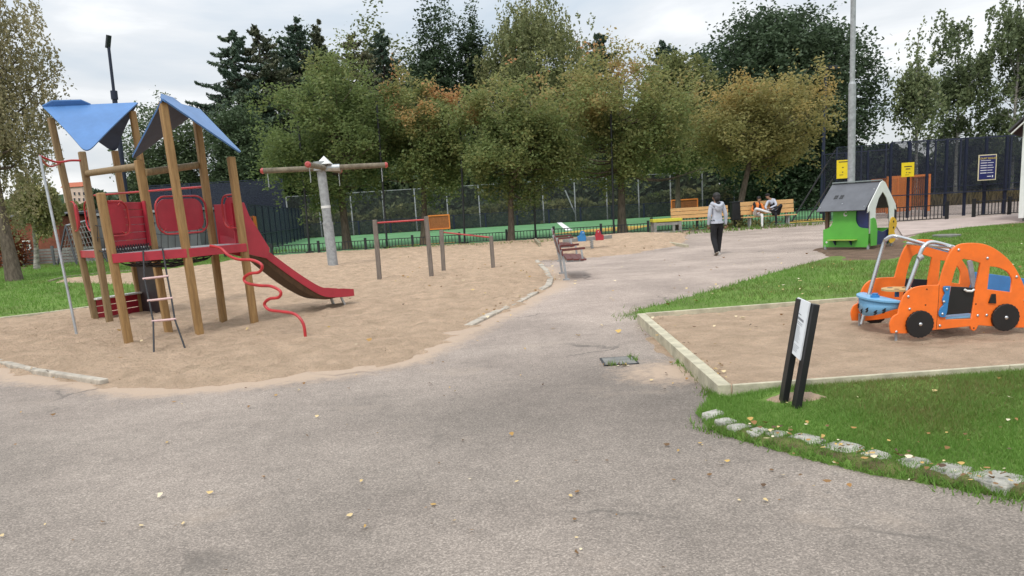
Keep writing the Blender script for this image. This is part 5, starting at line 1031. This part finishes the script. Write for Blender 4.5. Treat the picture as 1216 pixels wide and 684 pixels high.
house_box('apartment_building', 'pink and cream apartment block with an orange roof on the distant hillside', 'building', 84, 107, 190, 4, at(96, 222, 190).z, M['plaster'], wn, M['tileroof'], 1.2)
# grey fence along the houses
def panel_fence(x0, x1, Y, h, label):
    a, c = gx(x0, Y), gx(x1, Y); root = empty('panel_fence', a, label, 'fence'); n = max(2, round((c-a).length/2.4))
    for i in range(n+1): p = a.lerp(c, i/n); MB().box((p.x, p.y, h/2+.05), (.12, .12, h+.1)).build('fence_post', M['greywall'], root)
    for i in range(n):
        p, q = a.lerp(c, i/n), a.lerp(c, (i+1)/n); b = MB()
        for k in range(5): b.beam(p+Vector((.06, 0, .12+(h-.15)*(k+.5)/5)), q+Vector((-.06, 0, .12+(h-.15)*(k+.5)/5)), (h-.15)/5-.03, .03, up=(0, 1, 0))
        b.build('fence_panel', M['greyboard'], root)
panel_fence(-40, 118, 41, .95, 'low grey board fence in front of the brick house')
# climbing net frame
c = gx(98, 40); root = empty('climbing_frame', c, 'tall grey climbing net strung between dark slanting legs behind the fire pole', 'climbing frame')
apx = [at(78, 268, 40), at(103, 262, 42)]; ft_ = [gx(68, 39), gx(92, 38.5), gx(128, 41), gx(100, 44)]
for f_, a in zip(ft_, (apx[0], apx[0], apx[1], apx[1])): MB().tube([f_, a], .05, 6).build('leg', M['blackmetal'], root)
MB().tube([apx[0], apx[1]], .05, 6).build('top_bar', M['galvdull'], root)
netgrid(apx[0], apx[1], ft_[2], ft_[1], 8, 8, .0, .014).build('rope_net', M['greyboard'], root); netgrid(apx[0], apx[1], ft_[3], ft_[0], 8, 8, .0, .014).build('rope_net', M['greyboard'], root)
# red timber shed at the right edge
root = local_empty('red_shed', 'red timber shed with white corner boards at the right edge', 'shed'); Ys = 26.4; c = gx(1209, Ys); zl_ = at(1200, 160, Ys).z
MB().prism([(.06, .05, .25), (5, .05, .25), (5, .05, zl_+.35), (2.5, .05, zl_+2.7), (.06, .05, zl_+.35)], (0, 5, 0)).build('wall', M['falured'], root)
MB().box((2.5, 2.6, .1), (4.8, 4.8, .32)).build('plinth', M['concrete'], root)
b = MB(); b.box((.08, -.01, (zl_+.45)/2+.1), (.16, .05, zl_+.3)); b.box((.02, .09, (zl_+.45)/2+.1), (.05, .16, zl_+.3)); b.build('corner_board', M['white'], root)
for sgn_ in (0, 1):
    p, q = Vector((-.32, -.28, zl_+.02)), Vector((2.5, -.28, zl_+2.85))
    if sgn_: p = Vector((5-p.x, p.y, p.z))
    MB().beam(p, q, .035, .20, up=(0, 1, 0)).build('bargeboard', M['white'], root)
    n_ = Vector((-(q-p).z, 0, (q-p).x)).normalized(); n_ = n_ if n_.z > 0 else -n_; MB().prism([p+n_*.11, q+n_*.11, q+n_*.16, p+n_*.16], (0, 5.6, 0)).build('roof', M['roofdark'], root)
root.location = c; root.rotation_euler.z = R(-38)
# ================================================================== TREES
def leafquads(C, size, elong=1.6, hang=0., lay=1.):
    n = len(C); d = rng.normal(size=(n, 3)); d[:, 2] *= lay
    if hang: d[:, 2] -= hang
    d /= np.linalg.norm(d, axis=1)[:, None]; e = rng.normal(size=(n, 3)); e[:, 2] *= lay; e -= (e*d).sum(1)[:, None]*d; e /= np.linalg.norm(e, axis=1)[:, None]
    s = (size*rng.uniform(.6, 1.35, n))[:, None]; a = d*s*elong*.5; c = e*s*.5; V = np.stack([C-a, C+c*.9, C+a, C-c*.9], 1).reshape(-1, 3)
    return V, np.arange(4*n).reshape(n, 4)
def vn3(P, seed=0):
    I = np.floor(P).astype(np.int64); f = P-I; f = f*f*(3-2*f); out = 0
    for dx in (0, 1):
        for dy in (0, 1):
            for dz in (0, 1):
                n = ((I[:, 0]+dx)*374761393+(I[:, 1]+dy)*668265263+(I[:, 2]+dz)*2147483647+seed*1442695041) & 0x7fffffff; n = ((n ^ (n >> 13))*1274126177) & 0x7fffffff; h = ((n ^ (n >> 16)) & 0xffff)/65535.
                out = out+h*(f[:, 0] if dx else 1-f[:, 0])*(f[:, 1] if dy else 1-f[:, 1])*(f[:, 2] if dz else 1-f[:, 2])
    return out
SEED = [0]
def crownpts(ctr, rad, n, cell=1., gap=.42, rough=.35, flat=.0):
    """twig centres in an uneven crown volume: lumpy outline, gaps where the noise is low"""
    SEED[0] += 17; sd = SEED[0]; out = []; ctr = np.array(ctr); rad = np.array(rad)
    while sum(map(len, out)) < n:
        d = rng.normal(size=(n*2, 3)); d /= np.linalg.norm(d, axis=1)[:, None]; lump = 1+rough*((vn3(d*2.3+9, sd)-.5)*1.1+(vn3(d*5.5+9, sd+1)-.5)*.7+(vn3(d*13+9, sd+4)-.5)*.55)
        r_ = rng.uniform(0, 1, n*2)**.42*lump; P = ctr+d*rad*r_[:, None]
        if flat: P[:, 2] = np.where(P[:, 2] < ctr[2]-rad[2]*flat, ctr[2]-rad[2]*flat+rng.uniform(-.1, .25, n*2)*rad[2], P[:, 2])
        k = .6*vn3(P/cell, sd+2)+.4*vn3(P/cell*2.1, sd+3) > gap; out.append(P[k])
    return np.concatenate(out)[:n]
def limbs_mesh(base, top, r0, targets, m, root, name='trunk', wob=.12, start=.35, sides=8):
    b = MB(); base = Vector(base); top = Vector(top); n = 9; pts = [base.lerp(top, i/(n-1))+Vector((random.uniform(-wob, wob), random.uniform(-wob, wob), 0))*(i/(n-1)) for i in range(n)]
    b.tube([pts[0]-Vector((0, 0, .15))]+pts, [r0*1.45]+[r0*(1.25-.25*min(1, i*2))*(1-i/(n-1)*.85) for i in range(n)], sides)
    for t in targets:
        t = Vector(t); u = min(.93, max(start, start+(1-start)*((t.z-base.z)/(top.z-base.z)-.25)*.95)); f = u*(n-1); i = min(n-2, int(f)); p = pts[i].lerp(pts[i+1], f-i)
        rr = r0*(1-u*.8)*.42; mid = p.lerp(t, .5)+Vector((random.uniform(-.2, .2), random.uniform(-.2, .2), -.12*(t-p).length+.05)); b.tube(spline([p, mid, t], 3), [rr*(1-.8*j/6) for j in range(7)], 5, caps=False)
    return b.build(name, m, root)
def broadleaf(label, base, ctr, rad, nleaf, leaf, m, bark, tr, tintf=None, name='tree', group=None, lean=None, cell=None, gap=.42, rough=.38, per=9, spread=.20, flat=0, t0=.5):
    base = Vector(base); root = empty(name, base, label, 'tree', group); tw = crownpts(ctr, rad, nleaf//per, cell or rad[0]*.36, gap, rough, flat)
    limbs_mesh(base, (ctr[0], ctr[1], ctr[2]+rad[2]*.7) if lean is None else lean, tr, tw[rng.integers(0, len(tw), 60)], bark, root, start=.3)
    sd = SEED[0]; T = (tintf(tw) if tintf else t0)+(vn3(tw/(rad[0]*.22), sd+5)-.5)*.22+rng.normal(0, .05, len(tw))
    C = np.repeat(tw, per, 0)+rng.normal(0, spread, (len(tw)*per, 3)); T = np.clip(np.repeat(T, per)+rng.normal(0, .04, len(C)), 0, 1)
    V, Fq = leafquads(C, leaf, lay=.55); raw('crown', V, Fq, m, root, attr=T); return root
def birch(label, base, ctr, rad, nleaf, leaf, m, tr, name='birch_tree', group=None, hang=1.2, t0=.5, lean=None, bark='birchbark', gap=.44, per=12, cell=None, rough=.45, wob=.12):
    base = Vector(base); root = empty(name, base, label, 'tree', group); tw = crownpts(ctr, rad, nleaf//per, cell or rad[0]*.34, gap, rough)
    limbs_mesh(base, lean or (ctr[0], ctr[1], ctr[2]+rad[2]*.92), tr, tw[rng.integers(0, len(tw), 40)], M[bark], root, start=.25, wob=wob)
    sd = SEED[0]; n = len(tw); L_ = hang*rng.uniform(.3, 1.25, n); drift = rng.normal(0, .16, (n, 2))
    T = t0+(vn3(tw/(rad[0]*.25), sd+5)-.5)*.5+rng.normal(0, .07, n); t = rng.uniform(0, 1, (n, per)); jit = rng.normal(0, leaf*.55, (n, per, 3))
    C = np.stack([tw[:, 0:1]+drift[:, 0:1]*t*L_[:, None], tw[:, 1:2]+drift[:, 1:2]*t*L_[:, None], tw[:, 2:3]-L_[:, None]*t], -1)+jit; C = C.reshape(-1, 3)
    V, Fq = leafquads(C, leaf, hang=.8); raw('crown', V, Fq, m, root, attr=np.clip(np.repeat(T, per)+rng.normal(0, .09, len(C)), 0, 1)); return root
def spruce(label, base, H, Rd, m, whorls=36, leaf=.19, droop=.42, start=.16, group=None, tint0=.5, power=.95, gap=.24):
    base = Vector(base); root = empty('spruce_tree', base, label, 'tree', group); tb = MB(); tb.tube([base-Vector((0, 0, .1)), base+Vector((0, 0, H*.5)), base+Vector((0, 0, H*.985))], [H*.016, H*.010, .02], 7); Cs = []; Ts = []
    for w_ in range(whorls):
        u0 = start+(1-start)*(w_/whorls)
        for k in range(7 if u0 < .8 else 5):
            if rng.uniform() < gap: continue
            u = min(.99, u0+rng.normal(0, .008)); L_ = Rd*(1-math.exp(-(1-u)*H/4.2))*rng.uniform(.5, 1.3)+.18; a = rng.uniform(0, 2*np.pi); per = int(26+44*L_)
            t = rng.uniform(.08, 1, per)**.75; dz = -droop*L_*t+.34*L_*t**2.4; o = np.array(base)+np.array([0, 0, H*u]); q = np.column_stack([o[0]+np.cos(a)*L_*t, o[1]+np.sin(a)*L_*t, o[2]+dz])
            sp = .15*L_*np.sin(np.pi*np.clip(t, 0, .97))**.8+.04; s_ = rng.uniform(-1, 1, per)*sp; q[:, 0] += -np.sin(a)*s_; q[:, 1] += np.cos(a)*s_; q[:, 2] -= rng.uniform(0, .34, per)*np.abs(np.sin(np.pi*t))
            Cs.append(q); Ts.append(np.clip(tint0+rng.normal(0, .12)+rng.normal(0, .1, per), 0, 1))
            tb.tube([Vector(o), Vector(o+np.array([np.cos(a)*L_*.6, np.sin(a)*L_*.6, -droop*L_*.6+.1*L_])), Vector(o+np.array([np.cos(a)*L_, np.sin(a)*L_, -droop*L_+.34*L_]))], [.045, .03, .012], 4, caps=False)
    tb.build('trunk', M['barkdark'], root); V, Fq = leafquads(np.concatenate(Cs), leaf, elong=2.2, hang=.5); raw('crown', V, Fq, m, root, attr=np.concatenate(Ts)); return root
LG = leafmat('leaves_maple', [(0, (.105, .16, .052)), (.35, (.19, .245, .088)), (.6, (.31, .30, .115)), (.8, (.48, .33, .14)), (1, (.62, .29, .14))], 0.5)
LY = leafmat('leaves_yellowing', [(0, (.17, .20, .07)), (.4, (.33, .30, .115)), (.7, (.50, .37, .14)), (1, (.60, .36, .14))], .5)
LD = leafmat('leaves_dark', [(0, (.052, .080, .044)), (.5, (.082, .122, .062)), (1, (.14, .185, .085))], 0.3)
LO = leafmat('leaves_olive', [(0, (0.108, 0.138, 0.054)), (.5, (0.204, 0.222, 0.0864)), (1, (0.336, 0.312, 0.12))], .45)
LB = leafmat('leaves_birch', [(0, (0.132, 0.16, 0.0715)), (.5, (0.242, 0.253, 0.11)), (1, (0.462, 0.407, 0.187))], .35)
LBY = leafmat('leaves_birch_autumn', [(0, (.16, .165, .085)), (.5, (.33, .295, .165)), (1, (.58, .49, .31))], .4)
LBG = leafmat('leaves_birch_green', [(0, (0.112, 0.147, 0.0728)), (.5, (0.196, 0.238, 0.112)), (1, (0.364, 0.364, 0.182))], .35)
LS = leafmat('needles', [(0, (.058, .092, .068)), (.5, (.088, .132, .088)), (1, (.15, .17, .10))], 0.2)
LSB = leafmat('needles_brown', [(0, (.085, .105, .068)), (.5, (.16, .16, .092)), (1, (.26, .225, .13))], 0.2)
LR = leafmat('leaves_red', [(0, (.12, .035, .018)), (.5, (.22, .06, .025)), (1, (.32, .14, .05))], .2)
LH = leafmat('leaves_thicket', [(0, (0.0375, 0.0625, 0.035)), (.5, (0.0813, 0.115, 0.0562)), (1, (0.175, 0.194, 0.0875))], .2)
def spec(x0, x1, y0, y1, Y):
    a = at((x0+x1)/2, (y0+y1)/2, Y); return (a.x, a.y, a.z), ((x1-x0)/2*Y/FPX, (x1-x0)/2*Y/FPX*.9, (y1-y0)/2*Y/FPX)
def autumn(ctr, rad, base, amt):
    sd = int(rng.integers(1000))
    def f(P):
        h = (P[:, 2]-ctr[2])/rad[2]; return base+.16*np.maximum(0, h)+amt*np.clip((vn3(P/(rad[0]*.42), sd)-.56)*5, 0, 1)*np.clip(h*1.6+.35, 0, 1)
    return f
# front row
for x, (x0, x1, y0, y1), Y, lab, m, tb, am, tr in (
    (413, (316, 472, 74, 242), 38.2, 'broad green maple whose crown rises behind the swing mast', LG, .27, .0, .22),
    (503, (450, 566, 98, 230), 38.6, 'maple with orange leaf tips behind the taller climbing bar', LG, .36, .42, .17),
    (607, (540, 680, 86, 228), 36.2, 'maple with orange and red patches on a slim trunk between the net poles', LG, .38, .42, .16),
    (739, (650, 822, 78, 226), 38.2, 'wide yellowing green maple with a pale trunk behind the seesaw', LG, .42, .24, .22)):
    c, r_ = spec(x0, x1, y0, y1, Y); c = (c[0], Y, c[2])
    broadleaf(lab, gx(x, Y), c, r_, 40000, .10, m, M['bark'], tr, autumn(c, r_, tb, am), 'maple_tree', 'maples along the pitch', gap=.50, rough=.66, spread=.15, per=9, cell=1.25)
c, r_ = spec(824, 988, 84, 206, 40); broadleaf('yellow brown maple with a leaning trunk above the litter bin', gx(874, 39), c, r_, 30000, .105, LY, M['bark'], .20, autumn(c, r_, .30, .25), 'maple_tree', 'maples along the pitch', gap=.51, lean=(c[0]+.1, c[1], c[2]+r_[2]*.5), rough=.66, spread=.15, per=9, cell=1.25)
c, r_ = spec(758, 856, 72, 214, 52); broadleaf('smaller olive maple filling the gap left of the yellow brown maple', gx(805, 52), c, r_, 26000, .15, LO, M['bark'], .2, None, 'maple_tree', t0=.5, flat=.8)
# big background trees
c, r_ = spec(830, 1026, 12, 235, 60); broadleaf('huge dark green oak towering behind the yellow brown maple', gx(925, 60), c, r_, 95000, .185, LD, M['barkdark'], .45, None, 'oak_tree', gap=.40, rough=.36, spread=.30, cell=1.7, t0=.35)
c, r_ = spec(566, 706, -4, 230, 78); birch('tall olive birch rising highest behind the maples', gx(640, 78), c, r_, 70000, .19, LB, .30, hang=2.0, t0=.40, gap=.44, cell=2.0, rough=.6)
for x, yt, rd, Y, lab, mm, sp in ((303, 30, 4.6, 76, 'sparse dark spruce at the left end of the treeline', LS, .5), (333, 24, 4.0, 78, 'dark spruce with bare branches, second from the left', LSB, .2), (376, 16, 3.6, 82, 'pointed dark spruce above the broad green maple', LS, .4), (402, 20, 3.6, 84, 'slim spruce touching the pointed spruce on its right', LSB, .25), (440, 36, 3.8, 80, 'browning spruce right of the slim spruce', LSB, .5), (472, 30, 4.0, 84, 'dark spruce between the browning spruce and the pines', LS, .4), (720, 34, 3.6, 80, 'dark spruce just right of the tall olive birch', LS, .3), (793, 44, 4.0, 84, 'lone spruce tip in the gap left of the huge oak', LS, .3)):
    b_ = gx(x, Y); H = at(x, yt, Y).z; spruce(lab, b_, H, rd, mm, tint0=sp)
c, r_ = spec(486, 552, 28, 230, 80); broadleaf('dark pine with a ragged top left of the tall birch', gx(520, 80), c, r_, 30000, .21, LD, M['barkdark'], .3, None, 'pine_tree', gap=.44, rough=.8, spread=.30, cell=1.3, t0=.3)
c, r_ = spec(540, 588, 34, 230, 82); broadleaf('narrow dark pine tucked against the tall birch', gx(562, 82), c, r_, 20000, .21, LD, M['barkdark'], .3, None, 'pine_tree', gap=.44, rough=.8, spread=.30, cell=1.3, t0=.3)
c, r_ = spec(296, 425, 44, 260, 88); broadleaf('dark mixed tree filling the space behind the spruces', gx(360, 88), c, r_, 24000, .27, LD, M['barkdark'], .3, None, 'ash_tree', rough=.5, spread=.4, t0=.35)
c, r_ = spec(415, 505, 40, 260, 88); broadleaf('olive brown tree behind the browning spruce', gx(460, 88), c, r_, 18000, .26, LO, M['barkdark'], .3, None, 'ash_tree', rough=.6, spread=.4, t0=.3)
c, r_ = spec(148, 262, 130, 270, 72); broadleaf('dark green ash behind the two blue tower roofs', gx(205, 72), c, r_, 30000, .17, LD, M['barkdark'], .3, None, 'ash_tree', t0=.75, spread=.26)
c, r_ = spec(248, 335, 126, 270, 70); broadleaf('dark broad tree between the tower roof and the broad maple', gx(292, 70), c, r_, 30000, .17, LD, M['barkdark'], .3, None, 'ash_tree', t0=.6, spread=.26)
# left birch
c, r_ = spec(-110, 58, -60, 248, 28.5); birch('big weeping birch in autumn colour leaning in at the left edge', g(18, 336), c, r_, 44000, .072, LBY, .24, hang=1.1, t0=.40, lean=(c[0]-.2, c[1], c[2]+r_[2]*.8), bark='bark', gap=.46, cell=.9, rough=.4)
c, r_ = spec(16, 70, 206, 276, 36); birch('small olive brown birch in front of the brick house', gx(44, 36), c, r_, 9000, .09, LB, .13, hang=.5, t0=.55)
c, r_ = spec(-8, 30, 268, 322, 40); broadleaf('low red leaved bush by the brick house', gx(12, 40), c, r_, 4000, .09, LR, M['barkdark'], .06, None, 'red_bush')
# right birches
for x, (x0, x1, y0, y1), Y, lab, hg, t0_, nl, gp in ((1088, (1060, 1116, 34, 150), 58, 'slender weeping birch with hanging strands left of the other two birches', 2.4, .45, 5200, .54), (1134, (1098, 1176, 24, 178), 62, 'middle birch with the fullest crown right of the steel lamp post', 1.2, .22, 11000, .53), (1200, (1164, 1250, -8, 182), 60, 'tall birch at the right edge above the red shed', 1.2, .25, 13000, .53)):
    c, r_ = spec(x0, x1, y0, y1, Y); birch(lab, gx(x, Y), c, r_, nl, .17, LBG, .15, hang=hg, t0=t0_, group='birches beyond the cage', gap=gp, rough=.7, cell=1.5, per=14)
# thickets: nobody could count these stems
def thicket(name, xs0, xs1, Y, h, n, size, m, dep=3., ztop=None):
    a, c = gx(xs0, Y), gx(xs1, Y); t = rng.uniform(0, 1, n); x = a.x+(c.x-a.x)*t; y = a.y+(c.y-a.y)*t+rng.uniform(0, dep, n); hh = h*(.55+.75*fbm(x*.35, y*.1, 31, 3)); z = hh*rng.uniform(0, 1, n)**.75
    V, Fq = leafquads(np.column_stack([x, y, z]), size); return tag(raw(name, V, Fq, m, attr=np.clip(.45+(fbm(x*.8, z*.8, 5, 3)-.5)*1.6+rng.normal(0, .15, n), 0, 1)), kind='stuff')
thicket('undergrowth', 180, 1010, 72, 6.5, 42000, .42, LH, 4.)
thicket('undergrowth', 240, 1000, 70.5, 2.2, 9000, .30, LO, 1.2)
thicket('far_treeline', 960, 1300, 66, 4.8, 22000, .38, LH, 4.)
thicket('far_treeline', 110, 340, 90, 7.5, 12000, .5, LD, 4.)
thicket('far_treeline', -60, 130, 120, 7.0, 7000, .6, LO, 4.)
M['drygrass'] = leafmat('dry_grass', [(0, (.10, .085, .04)), (1, (.26, .20, .09))], .2)
a, c = Vector((21, 51, 0)), Vector((50, 49, 0)); n = 9000; t = rng.uniform(0, 1, n); P = np.column_stack([a.x+(c.x-a.x)*t, a.y+(c.y-a.y)*t+rng.uniform(-1., 0, n)]); tag(blades(P, .75, .09, 'dry_grass', M['drygrass'], np.full(n, 0.), rng.uniform(0, 1, n), .3), kind='stuff')
# weeds and leaves round the bin and behind the benches
n = 700; P = np.column_stack([rng.normal(gx(876, 36.3).x, .9, n), 36.2+rng.normal(0, .25, n), np.abs(rng.normal(0, .25, n))]); V, Fq = leafquads(P, .10); tag(raw('weeds', V, Fq, LO, attr=rng.uniform(0, 1, n)), kind='stuff')
# ================================================================== SKY, SUN, RENDER
SUN_AZ, SUN_EL = R(205), R(54)       # direction the light comes from (clockwise from +Y)
w = bpy.data.worlds.new('World'); S.world = w; w.use_nodes = True; nt = w.node_tree; N = nt.nodes; L = nt.links; bg = N['Background']; bg.inputs[1].default_value = .10
sky = N.new('ShaderNodeTexSky'); sky.sky_type = 'NISHITA'; sky.sun_disc = False; sky.sun_elevation = SUN_EL; sky.sun_rotation = SUN_AZ
tc = N.new('ShaderNodeTexCoord'); sx = N.new('ShaderNodeSeparateXYZ'); L.new(tc.outputs['Generated'], sx.inputs[0])
def mth(op, a, c=None, e=None):
    n_ = N.new('ShaderNodeMath'); n_.operation = op
    for i, v in enumerate((a, c, e)):
        if v is None: continue
        if isinstance(v, (int, float)): n_.inputs[i].default_value = v
        else: L.new(v, n_.inputs[i])
    return n_.outputs[0]
mp = N.new('ShaderNodeMapping'); mp.inputs['Scale'].default_value = (1.6, 1.6, 6.5); mp.inputs['Location'].default_value = (.3, .4, .15); L.new(tc.outputs['Generated'], mp.inputs[0])
nz = N.new('ShaderNodeTexNoise'); nz.inputs['Scale'].default_value = 1.5; nz.inputs['Detail'].default_value = 7; nz.inputs['Roughness'].default_value = .52; nz.inputs['Distortion'].default_value = .35; L.new(mp.outputs[0], nz.inputs[0])
rp = N.new('ShaderNodeValToRGB'); cr = rp.color_ramp; cr.elements.new(.5); cr.elements.new(.6)
for e, (p, c) in zip(cr.elements, ((.32, (4.5, 5.2, 5.9)), (.45, (5.5, 5.95, 6.4)), (.54, (6.5, 6.7, 6.9)), (.66, (8.9, 8.9, 8.9)))): e.position = p; e.color = tuple(v/10 for v in c)+(1,)
L.new(nz.outputs['Fac'], rp.inputs[0])
up = mth('MAXIMUM', sx.outputs[2], 0.0); lum = mth('MULTIPLY_ADD', up, 13., 9.0)          # overcast sky: brighter overhead
hz = mth('MULTIPLY', mth('POWER', mth('SUBTRACT', 1.0, up), 14.), 1.0); lum = mth('ADD', lum, hz)
sc = N.new('ShaderNodeVectorMath'); sc.operation = 'SCALE'; L.new(rp.outputs[0], sc.inputs[0]); L.new(lum, sc.inputs['Scale'])
mx = N.new('ShaderNodeMix'); mx.data_type = 'RGBA'; mx.inputs[0].default_value = .9; L.new(sky.outputs[0], mx.inputs[6]); L.new(sc.outputs[0], mx.inputs[7]); L.new(mx.outputs[2], bg.inputs[0])
sl_ = bpy.data.lights.new('sun', 'SUN'); sl_.energy = 1.5; sl_.angle = R(10); sl_.color = (1, .96, .9); so_ = bpy.data.objects.new('sun', sl_); COL.objects.link(so_)
sd = Vector((math.sin(SUN_AZ)*math.cos(SUN_EL), math.cos(SUN_AZ)*math.cos(SUN_EL), math.sin(SUN_EL))); so_.rotation_euler = sd.to_track_quat('Z', 'Y').to_euler()
S.view_settings.view_transform = 'Standard'; S.view_settings.look = 'None'; S.view_settings.gamma = 1; S.view_settings.exposure = 0.27
S.render.engine = 'CYCLES'; S.cycles.use_denoising = True; S.cycles.max_bounces = 6; S.cycles.transparent_max_bounces = 12; S.cycles.use_adaptive_sampling = True
